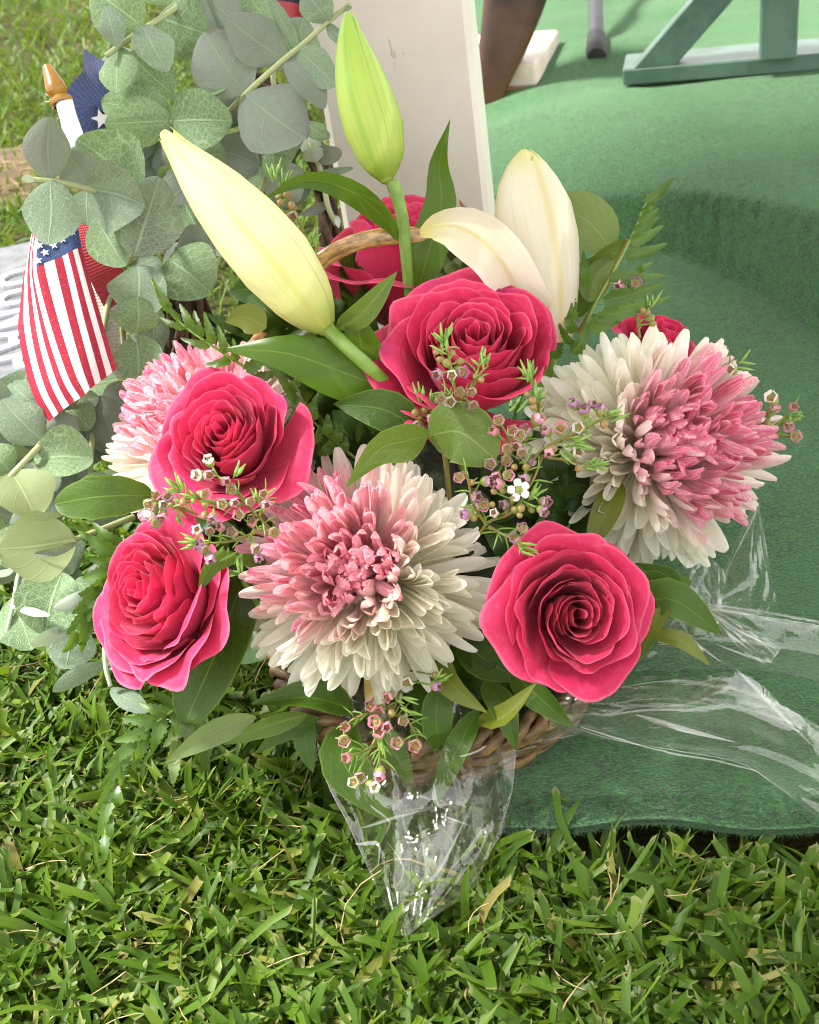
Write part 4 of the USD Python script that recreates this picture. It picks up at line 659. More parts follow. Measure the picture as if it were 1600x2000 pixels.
fern('pale fern tip hanging beside the large folded leaf at lower left', [(420, 1330, .69), (372, 1390, .685), (345, 1450, .682), (335, 1530, .68)], [((385, 1372), (330, 1410), 16, .684), ((392, 1365), (392, 1440), 16, .684), ((365, 1400), (318, 1460), 15, .683), ((368, 1402), (372, 1470), 14, .683), ((348, 1445), (320, 1500), 13, .681), ((342, 1470), (338, 1532), 15, .68)], mat='fern_pale', seed=5)
fern('dark fern frond between the lowest rose and the eucalyptus', [(240, 1090, .70), (200, 1150, .695), (165, 1210, .69), (126, 1268, .688)], [((232, 1100), (170, 1090), 15, .695), ((225, 1110), (160, 1130), 16, .695), ((215, 1130), (150, 1165), 16, .694), ((220, 1120), (205, 1195), 16, .692), ((200, 1150), (140, 1200), 16, .692), ((200, 1150), (185, 1230), 16, .692), ((180, 1185), (130, 1240), 15, .69), ((175, 1195), (158, 1275), 16, .69), ((150, 1235), (122, 1275), 13, .688), ((238, 1085), (150, 1035), 16, .698), ((240, 1070), (180, 1020), 14, .70)], seed=6)
fern('fern tip in the shade above the lower right rose', [(1020, 560, .74), (1042, 600, .735)], [((1060, 640), (1044, 580), 12, .735), ((1085, 690), (1098, 632), 12, .73), ((1090, 700), (1080, 650), 11, .73)], seed=7)
fern('thin fern sprig with small round leaflets beside the curled lily petal', [(862, 590, .735), (880, 540, .732), (897, 495, .732)], [((872, 560), (850, 520), 13, .732), ((885, 530), (868, 498), 12, .732), ((890, 520), (905, 500), 11, .732), ((878, 548), (896, 530), 11, .732), ((895, 500), (900, 478), 9, .732)], mat='fern_pale', seed=8)

# ------------------------------------------------------------------ waxflower
def floret(root, c, ax, s, kind, r):
    e, f_, a = frame(ax); q = part(root, 'flower', tube([c - a * s * 1.5, c - a * s * 0.9, c - a * s * 0.1, c], [s * .18, s * .55, s * .72, s * .62], 8), 'wax_calyx')
    opn = 1.0 if kind == 'open' else r.uniform(.15, .5); ms = []
    for k in range(5):
        b = k * 1.2566 + r.uniform(0, .3); rd = np.cos(b) * e + np.sin(b) * f_; sd = np.cross(a, rd); nv, nu = 5, 5; v = np.linspace(0, 1, nv)[:, None]; u = np.linspace(-1, 1, nu)[None]
        L = s * (1.0 if kind != 'open' else 1.15); curl = (1 - opn) * 1.9; rad = s * .62 + L * np.sin(np.minimum(v * 1.0, 1) * (1.35 - curl * .9)) * (0.75 if kind != 'open' else 1) - (1 - opn) * s * .35 * v ** 2; hz = L * (0.9 * v * (1.2 - opn) + .05) ; w = s * .60 * np.sqrt(np.clip(1 - (1.5 * v - .55) ** 2, .02, 1))
        ms.append(((c + rad[..., None] * rd + (hz + .15 * s * u ** 2 * (1 - .5 * opn))[..., None] * a + (u * w)[..., None] * sd).reshape(-1, 3), grid_faces(nv, nu), np.stack(np.broadcast_arrays((u + 1) / 2, v), -1).reshape(-1, 2)))
    part(q, 'petals', join(ms), {'p': 'wax_pink', 'w': 'wax_white', 'm': 'wax_mauve', 'open': 'wax_white'}[kind]); part(q, 'heart', rounds(c + a * s * .05, s * .32, a, 7, 4, .5), 'wax_heart' if kind != 'open' else 'wax_calyx')
def waxflower(label, stems, fl, buds=(), tufts=(), d=0.6, seed=0, s=14.5):
    r = np.random.default_rng(seed); S = [cr(spx(q), 24) for q in stems]; root = thing('waxflower', label, 'waxflower', S[0][0])
    for q in S: part(root, 'stem', tube(q, [0.0009, 0.0006], 6, 24), 'wax_stem')
    allp = np.vstack(S); pj = proj(allp); k_ = d / FPX
    def link(px, py, dd):
        c = P(px, py, dd); w = np.hypot(pj[:, 0] - px, pj[:, 1] - py); j = int(np.argmin(np.where(w < 12, 60, w))); return c, allp[j]
    for (px, py, kd) in fl:
        c, b = link(px, py, d - r.uniform(0, .012)); ax = nrm(nrm(c - b) * .75 + nrm(EYE - c) * r.uniform(.45, 1.0) + .25 * r.normal(size=3)); sz = s * k_ * r.uniform(.85, 1.1) * (0.95 if kd == 'open' else 1)
        part(root, 'pedicel', tube([b, (b + c) / 2 + nrm(EYE - c) * .001, c - ax * sz * 1.4], [.0005, .0006], 5, 6), 'wax_needle'); floret(root, c, ax, sz, kd, r)
    for (px, py) in buds:
        c, b = link(px, py, d - r.uniform(0, .008)); part(root, 'pedicel', tube([b, c], .0005, 5, 4), 'wax_needle'); part(root, 'bud', rounds(c, 7.0 * k_ * r.uniform(.8, 1.25), nrm(c - b), 9, 6, 1.2), 'wax_bud')
    nd = []
    for (px, py, ang, nn) in tufts:
        for j in range(nn):
            a = math.radians(ang + r.normal(0, 24)); L = r.uniform(18, 42); bx, by = px + r.normal(0, 5), py + r.normal(0, 5); dd = d - r.uniform(0, .006); part(root, 'needle', tube([P(bx, by, dd), P(bx + L * .5 * math.cos(a), by - L * .5 * math.sin(a), dd - .001), P(bx + L * math.cos(a), by - L * math.sin(a), dd)], [.0004, .0009, .0003], 5, 5), 'wax_needle')
    for q in S:
        for j in range(3, 22, 2):
            a = r.normal(size=3); dr = nrm(nrm(q[j + 1] - q[j]) * .7 + .7 * nrm(a)); part(root, 'needle', tube([q[j], q[j] + dr * .004 + .0005, q[j] + dr * r.uniform(.006, .011)], [.0003, .0006, .0002], 4, 4), 'wax_needle')
    return root
waxflower('pink waxflower cluster with one open white flower right of the front chrysanthemum', [[(925, 1060, .655), (955, 1020, .63), (1000, 1000, .612), (1040, 940, .608), (1060, 890, .612)], [(950, 1025, .63), (925, 985, .62), (915, 940, .615), (905, 920, .615)], [(990, 1005, .615), (1040, 900, .61), (1090, 860, .61), (1135, 858, .612)], [(955, 1028, .63), (985, 1045, .625), (1020, 1060, .62)], [(985, 900, .625), (1000, 870, .62), (1030, 860, .615)]],
    [(975, 822, 'p'), (965, 842, 'p'), (1002, 842, 'p'), (1028, 842, 'm'), (1052, 820, 'p'), (1068, 842, 'p'), (1095, 838, 'p'), (990, 876, 'p'), (990, 898, 'p'), (1020, 885, 'm'), (1072, 884, 'p'), (1015, 850, 'w'), (898, 932, 'p'), (955, 940, 'm'), (970, 930, 'p'), (992, 928, 'p'), (1025, 935, 'm'), (975, 945, 'p'), (932, 970, 'm'), (945, 986, 'p'), (985, 985, 'm'), (965, 1002, 'w'), (1014, 957, 'open'), (912, 1005, 'm'), (1022, 1032, 'm'), (1006, 1052, 'm'), (1065, 980, 'm'), (1035, 905, 'm'), (1060, 998, 'm'), (1010, 872, 'p'), (960, 905, 'm')],
    [(965, 960), (982, 958), (962, 985), (1002, 974), (1005, 995), (1018, 992), (1015, 1006), (1038, 995), (922, 942), (926, 1012), (1005, 912), (1027, 912), (1080, 876)], [(1035, 975, 40, 7), (1120, 862, 0, 6), (1022, 905, 60, 5), (1018, 1065, -30, 5), (995, 885, 60, 4), (1000, 800, 80, 4)], d=.612, seed=1)
waxflower('small waxflower spray across the ivory side of the right chrysanthemum', [[(1085, 865, .63), (1130, 845, .615), (1170, 822, .612), (1200, 810, .615)], [(1040, 890, .64), (1100, 898, .625), (1135, 905, .622), (1165, 915, .622)]],
    [(1122, 788, 'm'), (1142, 802, 'm'), (1158, 788, 'm'), (1132, 835, 'w'), (1128, 884, 'w'), (1175, 800, 'm')], [(1172, 806), (1180, 828), (1130, 915)], [(1190, 812, 15, 6), (1150, 910, 5, 6), (1100, 880, -30, 3)], d=.615, seed=2)
waxflower('pale pink waxflower spray in front of the left rose', [[(540, 1045, .66), (505, 1010, .625), (480, 985, .605), (455, 955, .60), (425, 930, .60)], [(520, 1030, .63), (470, 1052, .61), (430, 1060, .605), (385, 1062, .605)], [(480, 985, .605), (440, 985, .60), (390, 975, .60), (340, 958, .60)], [(505, 1015, .625), (515, 985, .62), (518, 965, .62)]],
    [(408, 900, 'w'), (388, 928, 'w'), (408, 928, 'p'), (452, 955, 'w'), (400, 965, 'p'), (436, 985, 'w'), (458, 982, 'p'), (488, 980, 'p'), (468, 1005, 'p'), (492, 1020, 'p'), (415, 1012, 'm'), (430, 1030, 'p'), (410, 1038, 'm'), (385, 1035, 'w'), (455, 1040, 'm'), (392, 1068, 'm'), (402, 1075, 'm'), (410, 1090, 'm'), (515, 965, 'p'), (520, 985, 'p'), (500, 1072, 'm'), (505, 1090, 'm'), (536, 1040, 'p'), (440, 940, 'p')],
    [(400, 1006), (378, 978), (390, 965), (402, 985), (358, 980)], [(350, 962, 150, 7), (380, 972, 160, 5), (388, 1060, 175, 6), (455, 930, 60, 4), (500, 975, 70, 4), (470, 1085, 250, 5), (440, 1070, 230, 3)], d=.60, seed=3)
waxflower('short waxflower bunch between the two left roses', [[(385, 1005, .63), (345, 990, .615), (310, 975, .61)]], [(290, 985, 'p'), (295, 1002, 'w'), (306, 968, 'p'), (320, 985, 'w'), (318, 1008, 'p'), (305, 1022, 'm'), (285, 1005, 'p'), (328, 970, 'm')], [(335, 985)], [(340, 1000, -60, 3)], d=.61, seed=4)
waxflower('upright waxflower stem with a white bloom in front of the top rose', [[(900, 860, .65), (893, 790, .625), (882, 720, .615), (868, 660, .618)], [(893, 790, .625), (925, 750, .62), (935, 715, .62)], [(890, 780, .63), (862, 765, .63)]],
    [(883, 732, 'w'), (898, 765, 'p'), (922, 765, 'p'), (855, 732, 'm'), (880, 785, 'w'), (862, 780, 'm'), (902, 726, 'm'), (925, 792, 'm')], [(852, 688), (884, 690), (872, 710), (898, 706), (860, 702), (928, 735), (940, 742)], [(866, 668, 95, 9), (940, 715, 75, 7), (868, 690, 110, 5)], d=.617, seed=5)
waxflower('waxflower tip standing before the right side of the top rose', [[(1060, 850, .64), (1052, 800, .625), (1042, 750, .62), (1030, 720, .62)]], [(1050, 818, 'p')], [(1040, 782), (1055, 790), (1042, 795), (1030, 770)], [(1034, 740, 95, 8), (1048, 780, 80, 5)], d=.622, seed=6)
waxflower('shaded waxflower bunch at the lower left of the top rose', [[(860, 880, .67), (838, 830, .655), (825, 790, .65)]], [(845, 818, 'm'), (815, 832, 'm'), (828, 840, 'm'), (850, 835, 'm')], [(812, 806), (830, 800), (838, 812), (820, 815)], [(822, 785, 95, 7), (838, 795, 70, 4)], d=.65, seed=7)
waxflower('pink waxflower spray hanging in front of the clear wrap', [[(790, 1290, .68), (775, 1370, .66), (735, 1440, .645), (700, 1510, .642)], [(760, 1400, .65), (790, 1400, .648), (815, 1440, .648)], [(770, 1380, .655), (700, 1400, .65), (672, 1420, .65)], [(740, 1440, .645), (742, 1490, .642)], [(735, 1455, .645), (685, 1478, .642)]],
    [(758, 1360, 'p'), (725, 1380, 'p'), (742, 1388, 'p'), (735, 1410, 'p'), (755, 1420, 'p'), (786, 1408, 'p'), (675, 1420, 'p'), (672, 1446, 'p'), (778, 1450, 'p'), (812, 1456, 'p'), (678, 1480, 'p'), (703, 1516, 'p'), (742, 1512, 'p'), (692, 1528, 'w'), (728, 1535, 'w'), (740, 1432, 'p'), (852, 1340, 'm'), (795, 1332, 'w')],
    [(765, 1392), (850, 1318)], [(790, 1380, -30, 4), (850, 1330, 10, 5), (745, 1440, -70, 4), (690, 1450, 180, 2), (780, 1370, -10, 3)], d=.645, seed=8, s=15.5)
waxflower('waxflower tips sticking out right of the pink chrysanthemum', [[(1430, 830, .74), (1485, 830, .715), (1510, 800, .712)], [(1470, 838, .715), (1510, 850, .712), (1545, 852, .712)], [(1490, 845, .715), (1530, 820, .712), (1550, 800, .712)], [(1380, 740, .74), (1410, 722, .722), (1440, 706, .72)], [(1395, 735, .73), (1435, 742, .722)]],
    [(1508, 778, 'w'), (1510, 800, 'p'), (1550, 795, 'p'), (1538, 830, 'p'), (1553, 852, 'p'), (1428, 722, 'w'), (1440, 748, 'p')], [(1500, 828)], [(1440, 706, 20, 3), (1550, 825, 40, 3), (1490, 845, 30, 3)], d=.714, seed=9)
waxflower('brownish waxflower tip rising between the yellow lily bud and eucalyptus', [[(605, 520, .73), (590, 450, .72), (565, 390, .715), (548, 340, .715)]], [(572, 422, 'm'), (594, 486, 'm')], [(548, 395), (560, 380), (570, 402), (545, 385), (560, 425), (566, 440), (552, 370)], [(536, 352, 100, 7), (555, 365, 80, 5), (600, 480, 55, 6), (575, 450, 100, 4)], d=.716, seed=10)
waxflower('waxflower bits peeping out above the right chrysanthemum', [[(1250, 660, .72), (1240, 600, .715), (1225, 550, .715)]], [(1210, 555, 'p'), (1242, 553, 'm')], [(1262, 610), (1270, 622), (1255, 606), (1275, 632)], [(1270, 600, 75, 5)], d=.715, seed=11)

# ------------------------------------------------------------------ eucalyptus wreath spray at the left
EU, EG, EY, EP, EW = 'eucalyptus', 'eucalyptus_green', 'eucalyptus_grey', 'eucalyptus_pale', 'eucalyptus_white'
def euc(label, stems, leaves, d0, seed, smat='eucalyptus_stem', sr=0.0022, group=None):
    r = np.random.default_rng(seed); root = thing('eucalyptus_branch', label, 'eucalyptus', P(*stems[0][0]), group)
    for s in stems: part(root, 'stem', tube(spx(s), [sr, sr * .8], 8), smat)
    for k, q in enumerate(leaves):
        b, e, hwp, mat = q[:4]; o = dict(q[4]) if len(q) > 4 else {}; d = o.pop('d', d0) + r.uniform(-.004, .004); dz = o.pop('dz', -0.006)
        mid = o.pop('mid', ((b[0] + e[0]) / 2 + r.normal(0, 3), (b[1] + e[1]) / 2 + r.normal(0, 3))); kw = dict(prof='round', fold=r.uniform(.02, .26), curl=r.uniform(-.40, .22), wav=r.uniform(.04, .11), roll=r.normal(0, .32), nv=17, nu=11, rough=.012); kw.update(o)
        part(root, 'leaf', blade(spx([(*b, d + .002), (*mid, d + dz * .6), (*e, d + dz + r.normal(0, .004))]), hwp * d / FPX, seed=seed * 50 + k, **kw), mat)
    return root
euc('round leaved eucalyptus branch at the top left with bright green lower pair', [[(420, -40, .84), (330, 25, .81), (275, 60, .80), (230, 92, .79), (208, 108, .785)], [(400, 330, .86), (350, 260, .82), (336, 236, .80)]], [
    ((278, 52), (180, -22), 54, EG, dict(d=.80)), ((229, 92), (204, 10), 27, EU, dict(d=.785, roll=.5)), ((278, 50), (326, 140), 37, EU, dict(d=.79)), ((308, 32), (410, 68), 54, EG, dict(d=.815)), ((230, 92), (228, 182), 38, EG, dict(d=.79)),
    ((337, 186), (252, 104), 42, EG, dict(d=.815)), ((332, 215), (198, 200), 50, EG, dict(d=.81)), ((337, 236), (205, 242), 43, EG, dict(d=.797)), ((335, 236), (454, 236), 52, EG, dict(d=.795)), ((332, 192), (440, 174), 19, EG, dict(d=.80, roll=.9, fold=.3)),
    ((350, 0), (300, -70), 50, EG, dict(d=.83)), ((345, 40), (370, 120), 36, EG, dict(d=.835))], .80, 1)
euc('grey leaved eucalyptus branch reaching right across the white post', [[(400, 270, .86), (478, 186, .80), (555, 116, .785), (600, 80, .78), (640, 42, .775), (684, 8, .775)]], [
    ((480, 184), (398, 62), 60, EY, dict(d=.80)), ((480, 184), (597, 272), 68, EY, dict(d=.79)), ((555, 118), (440, 34), 44, EY, dict(d=.782)), ((582, 96), (523, -10), 17, EU, dict(d=.785, roll=.6)), ((583, 98), (658, 168), 33, EU, dict(d=.778)), ((560, 114), (634, 212), 29, EY, dict(d=.78, roll=.3)),
    ((640, 42), (594, -22), 30, EU, dict(d=.775)), ((641, 44), (674, 92), 14, EU, dict(d=.775, roll=.5)), ((560, 120), (590, 150), 20, EY, dict(d=.80)), ((684, 8), (676, 22), 5, EU, dict(d=.774))], .785, 2)
euc('shaded eucalyptus branch behind the yellow lily bud', [[(440, 520, .90), (500, 400, .87), (540, 250, .84), (520, 60, .85)]], [
    ((540, 245), (540, 342), 60, EG, dict(d=.835)), ((420, 290), (510, 328), 42, EY, dict(d=.84)), ((370, 300), (440, 300), 34, EG, dict(d=.83)), ((395, -15), (472, 52), 44, EY, dict(d=.83)), ((470, -30), (538, 66), 38, EG, dict(d=.835)), ((530, 40), (575, 112), 32, EG, dict(d=.84)),
    ((520, 380), (590, 330), 40, EW, dict(d=.87)), ((480, 360), (440, 470), 46, EG, dict(d=.86)), ((400, 330), (440, 500), 52, EY, dict(d=.86)), ((470, 420), (545, 470), 40, EU, dict(d=.87)), ((340, 330), (400, 470), 48, EG, dict(d=.86)), ((600, 240), (645, 268), 18, EG, dict(d=.84, roll=.4)), ((592, 250), (632, 310), 20, EW, dict(d=.85))], .84, 3)
euc('small eucalyptus sprig with flat dark leaves before the foot of the post', [[(605, 280, .84), (628, 340, .835), (640, 400, .835), (656, 438, .84)]], [
    ((612, 300), (668, 296), 20, EY, dict(d=.83, prof='elliptic')), ((590, 308), (634, 296), 15, EW, dict(d=.825)), ((600, 350), (690, 328), 9, EU, dict(d=.832, roll=.4)), ((628, 348), (588, 362), 10, EY, dict(d=.835, roll=.5)), ((645, 396), (586, 420), 10, EY, dict(d=.835, roll=.3)), ((650, 420), (662, 445), 6, EW, dict(d=.84))], .835, 4)
euc('eucalyptus branch arching over the small flag with a pale bud at its tip', [[(270, 400, .80), (235, 384, .775), (185, 372, .755), (115, 356, .742), (66, 351, .735)]], [
    ((98, 350), (97, 228), 41, EY, dict(d=.735)), ((99, 353), (94, 478), 50, EU, dict(d=.73)), ((70, 351), (42, 350), 7, EW, dict(d=.734)), ((172, 368), (284, 402), 66, EU, dict(d=.752)), ((176, 366), (128, 296), 36, EY, dict(d=.765)), ((272, 372), (150, 272), 62, EG, dict(d=.785)), ((262, 500), (312, 346), 63, EU, dict(d=.77)), ((190, 425), (246, 520), 42, EG, dict(d=.79)), ((170, 372), (172, 440), 30, EU, dict(d=.78))], .75, 5)
euc('eucalyptus sprig of three stacked round leaves right of the small flag', [[(255, 760, .82), (240, 640, .80), (266, 655, .768)], [(190, 700, .82), (235, 520, .83), (330, 480, .84)]], [
    ((266, 618), (270, 520), 54, EU, dict(d=.775)), ((266, 653), (268, 578), 47, EG, dict(d=.768)), ((266, 655), (268, 750), 45, EG, dict(d=.766)), ((300, 600), (300, 700), 30, EU, dict(d=.79)), ((262, 512), (315, 570), 38, EU, dict(d=.785)), ((330, 505), (412, 572), 58, EG, dict(d=.80)), ((345, 480), (420, 500), 44, EY, dict(d=.81)), ((266, 652), (266, 668), 5, EW, dict(d=.762))], .775, 6)
euc('lower eucalyptus branch with yellowish leaf undersides at the left edge', [[(130, 800, .80), (85, 862, .735), (25, 925, .715), (-30, 985, .71)], [(190, 770, .80), (180, 860, .77), (175, 960, .76)], [(260, 1010, .74), (145, 1055, .70)]], [
    ((95, 818), (18, 748), 34, EU, dict(d=.755)), ((84, 862), (4, 780), 42, EU, dict(d=.735, roll=-.3, fold=.25)), ((182, 897), (66, 898), 48, EG, dict(d=.73, curl=.3)), ((192, 775), (90, 826), 32, EU, dict(d=.775)), ((190, 775), (244, 892), 46, EY, dict(d=.775)), ((24, 922), (72, 1012), 54, EP, dict(d=.71)), ((22, 925), (-30, 870), 32, EG, dict(d=.72)),
    ((147, 1054), (-6, 1072), 62, EP, dict(d=.698)), ((137, 998), (58, 1012), 11, EU, dict(d=.69, roll=.8)), ((150, 1060), (68, 1082), 10, EU, dict(d=.69, roll=.6)), ((60, 900), (110, 960), 34, EU, dict(d=.74, roll=.4)), ((120, 920), (90, 1010), 34, EY, dict(d=.75)), ((200, 800), (290, 790), 42, EY, dict(d=.79)), ((150, 760), (230, 740), 34, EG, dict(d=.80))], .73, 7)
euc('lowest eucalyptus branch drooping onto the grass with pale narrow leaves', [[(70, 1040, .74), (40, 1110, .72), (25, 1185, .715), (8, 1250, .715)], [(205, 1235, .71), (206, 1298, .71), (216, 1340, .712)], [(25, 1185, .715), (95, 1200, .71)]], [
    ((122, 1118), (88, 1242), 60, EG, dict(d=.712)), ((190, 1150), (106, 1190), 17, EW, dict(d=.70, roll=.3, prof='elliptic')), ((18, 1172), (62, 1270), 52, EG, dict(d=.72)), ((134, 1226), (60, 1260), 15, EW, dict(d=.71, roll=.3, prof='elliptic')), ((25, 1110), (-10, 1128), 10, EW, dict(d=.71)), ((205, 1298), (104, 1352), 20, EU, dict(d=.71, roll=.45, prof='elliptic')), ((206, 1300), (285, 1300), 16, EU, dict(d=.712, roll=.7)), ((28, 1186), (98, 1202), 8, EW, dict(d=.705)), ((216, 1345), (290, 1390), 20, EU, dict(d=.715)), ((150, 1130), (210, 1230), 40, EG, dict(d=.725)), ((10, 1030), (60, 1120), 44, EG, dict(d=.735))], .715, 8, 'pale_stem', .0016)
r = np.random.default_rng(91)
for j, (x0, x1, y0, y1, d, n) in enumerate(((230, 560, -20, 330, .87, 20), (220, 440, 330, 640, .86, 16), (-10, 230, 740, 1240, .77, 40), (430, 600, 250, 420, .90, 9))):
    lv = []
    for k in range(n):
        b = (r.uniform(x0, x1), r.uniform(y0, y1)); a = r.uniform(0, 6.28); L = r.uniform(75, 115); lv.append((b, (b[0] + L * math.cos(a), b[1] + L * math.sin(a)), L * .46, [EU, EG, EY][r.integers(3)], dict(d=d + r.uniform(-.02, .02), roll=r.normal(0, .45))))
    euc(('shadowed eucalyptus leaves deep behind the top left branch', 'shadowed eucalyptus leaves behind the lower half of the yellow bud', 'shadowed eucalyptus leaves behind the lower left branch', 'shadowed eucalyptus leaves close against the left side of the post')[j], [[((x0 + x1) / 2, y1, d + .02), ((x0 + x1) / 2, y0, d + .02)]], lv, d, 40 + j)
# grapevine ring behind the spray
gw = thing('grapevine_wreath', 'ring of dark twisted grapevine twigs behind the eucalyptus', 'wreath', P(490, 760, .9))
th = np.linspace(0, 2 * np.pi, 61)
for k in range(15):
    a0, rr_, w_ = r.uniform(0, 6.28), r.uniform(0, 26), r.integers(3, 7); rad = 1 + 0 * th; ox = rr_ * np.cos(w_ * th + a0); dd = .885 + .018 * np.sin(w_ * th + a0) * rr_ / 26
    pts = [P(492 + (152 + ox[i]) * math.cos(t), 470 + (305 + ox[i]) * math.sin(t), dd[i]) for i, t in enumerate(th)]; part(gw, 'twig', tube(pts, r.uniform(.0012, .0026), 6, 61), 'twig')

for k in range(46):
    x, y = r.uniform(285, 400), r.uniform(520, 590); x2 = x + r.normal(0, 30); part(gw, 'twig', tube([P(x, y, r.uniform(.80, .86)), P((x + x2) / 2 + r.normal(0, 12), y + 110, r.uniform(.80, .86)), P(x2, y + r.uniform(200, 300), r.uniform(.80, .86))], r.uniform(.0010, .0026), 6), 'twig')
# ------------------------------------------------------------------ ribbons and flag
def ribbon(root, name, pts, wpx, mat, **k): d = np.mean([q[2] for q in pts]); o = dict(prof='strip', fold=0.02, nv=24, nu=7, wav=.06); o.update(k); return part(root, name, blade(spx(pts), wpx * d / FPX, **o), mat)
PROF['band'] = lambda v: 1 + 0 * v
rb = thing('burlap_bow', 'blue burlap ribbon with a white star, with red and cream ribbon, tucked behind the flag', 'ribbon', P(200, 300, .86))
ribbon(rb, 'blue_loop', [(205, 120, .86), (196, 165, .845), (168, 205, .84), (190, 235, .85), (240, 250, .87)], 44, 'blue_burlap', prof='band', curl=.2, roll=.2, wav=.12)
ribbon(rb, 'blue_tail', [(240, 150, .875), (225, 190, .865), (205, 240, .86), (200, 300, .87)], 42, 'blue_burlap', prof='band', fold=.15)
def star(c, n_, up_, s):
    e = nrm(np.cross(n_, up_)); a = np.arange(10) * math.pi / 5 + math.pi / 2; q = np.where(np.arange(10) % 2 == 0, s, s * .42)
    return np.vstack([c + q[:, None] * (np.cos(a)[:, None] * e + np.sin(a)[:, None] * np.cross(e, n_) * -1), c]), np.array([[i, (i + 1) % 10, 10] for i in range(10)])
sc_ = P(198, 232, .828); part(rb, 'star', star(sc_, nrm(EYE - sc_ + [0.1, 0, 0]), UP + .3 * RIGHT, 20 * .83 / FPX), 'white_cloth', False)
ribbon(rb, 'red_tail', [(150, 410, .83), (175, 470, .82), (205, 530, .82), (235, 590, .83)], 34, 'red_burlap', prof='band', roll=.3)
ribbon(rb, 'cream_tail', [(160, 520, .835), (190, 560, .828), (212, 640, .825), (225, 740, .83)], 34, 'cream_burlap', prof='band', roll=.2)
ribbon(rb, 'cream_loop', [(20, 800, .80), (70, 835, .79), (130, 850, .79), (180, 900, .80)], 40, 'cream_burlap', prof='band', roll=.2)
ribbon(rb, 'red_band', [(70, 868, .775), (110, 848, .77), (150, 830, .78)], 15, 'red_burlap', prof='band')
rt = thing('ribbon_tail', 'navy red and cream ribbon tails left of the post at the top edge', 'ribbon', P(575, 40, .96))
ribbon(rt, 'navy_band', [(520, -20, .95), (570, 0, .945), (620, 10, .95)], 22, 'navy_burlap', prof='band'); ribbon(rt, 'red_band', [(540, 22, .95), (580, 28, .94), (625, 35, .95)], 20, 'red_burlap', prof='band'); ribbon(rt, 'cream_band', [(550, 55, .955), (590, 62, .945), (640, 80, .95)], 32, 'cream_burlap', prof='band')

fg = thing('small_flag', 'small striped cloth flag on a stick with gold wooden finial', 'flag', P(125, 420, .75))
guides = {0: [(146, 395, .752), (157, 470, .748), (172, 530, .742), (195, 610, .738), (215, 680, .736), (229, 718, .737)], 4: [(110, 420, .742), (115, 475, .737), (124, 512, .732), (150, 620, .726), (172, 700, .724), (187, 752, .726)],
          7: [(78, 435, .738), (72, 490, .733), (75, 542, .728), (102, 645, .722), (132, 735, .72), (156, 777, .722)], 10: [(66, 450, .746), (58, 505, .74), (59, 560, .736), (74, 660, .73), (100, 750, .726), (125, 800, .728)], 13: [(60, 462, .765), (48, 530, .76), (40, 600, .755), (37, 655, .748), (60, 762, .742), (94, 823, .74)]}
nvF = 46; rows = {s: cr(spx(g_), nvF) for s, g_ in guides.items()}; su = np.linspace(0, 13, 53); FV = np.zeros((nvF, 53, 3))
from scipy.interpolate import PchipInterpolator
for i in range(nvF): FV[i] = PchipInterpolator(sorted(rows), np.array([rows[s][i] for s in sorted(rows)]))(su)
FV += 0.0012 * np.sin(np.linspace(0, 5, nvF))[:, None, None] * np.sin(su * 1.1)[None, :, None] * BACK
uvF = np.stack(np.broadcast_arrays((su / 13)[None], np.linspace(0, 1, nvF)[:, None]), -1).reshape(-1, 2)
part(fg, 'cloth', (FV.reshape(-1, 3), grid_faces(nvF, 53), uvF), 'flag_cloth')
fj = proj(FV.reshape(-1, 3))
for (px, py) in ((139, 455), (121, 469), (104, 481), (88, 495), (75, 511), (77, 481), (68, 470), (112, 450), (95, 462)):
    k = int(np.argmin((fj[:, 0] - px) ** 2 + (fj[:, 1] - py) ** 2)); i, j = divmod(k, 53); i = min(max(i, 1), nvF - 2); j = min(max(j, 1), 51)
    n_ = nrm(np.cross(FV[i, j + 1] - FV[i, j - 1], FV[i + 1, j] - FV[i - 1, j])); n_ = n_ * np.sign(n_ @ (EYE - FV[i, j])); c0 = FV[i, j]; part(fg, 'star', star(P(px, py, fj[k, 2]) + n_ * .0012, n_, UP + .25 * RIGHT, 9.0 * .735 / FPX), 'white_cloth', False, label='white star on the blue canton')
pole = spx([(124, 196, .772), (150, 285, .778), (185, 420, .815), (235, 640, .85), (270, 800, .87)]); part(fg, 'stick', tube(pole, .0032, 8), 'gold_wood'); part(fg, 'sleeve', tube([pole[0] + (pole[1] - pole[0]) * t for t in (.02, .3, .7, 1.05)], [.0058, .0055, .0062, .0066], 12), 'white_cloth')
fa_ = nrm(P(92, 122, .775) - P(124, 200, .772)); fb_ = P(122, 204, .772); prs = [(0, .0062), (.0015, .0072), (.0035, .0070), (.0045, .0050), (.0062, .0042), (.0075, .0058), (.0095, .0068), (.013, .0066), (.020, .0048), (.0255, .0036), (.0275, .0030), (.0282, .0012)]
part(fg, 'finial', (lambda e, f_: (np.concatenate([fb_ + fa_ * h * 1.0 + q * (np.cos(aa)[:, None] * e + np.sin(aa)[:, None] * f_) for h, q in prs]), grid_faces(len(prs), 12, True), None))(*frame(fa_)[:2]), 'gold_wood', 40)
for k in range(7): part(fg, 'loose_thread', tube([pole[0] + RIGHT * -.004, pole[0] + RIGHT * r.uniform(-.012, -.005) + UP * r.uniform(-.006, .006)], .0002, 4, 3), 'white_cloth')

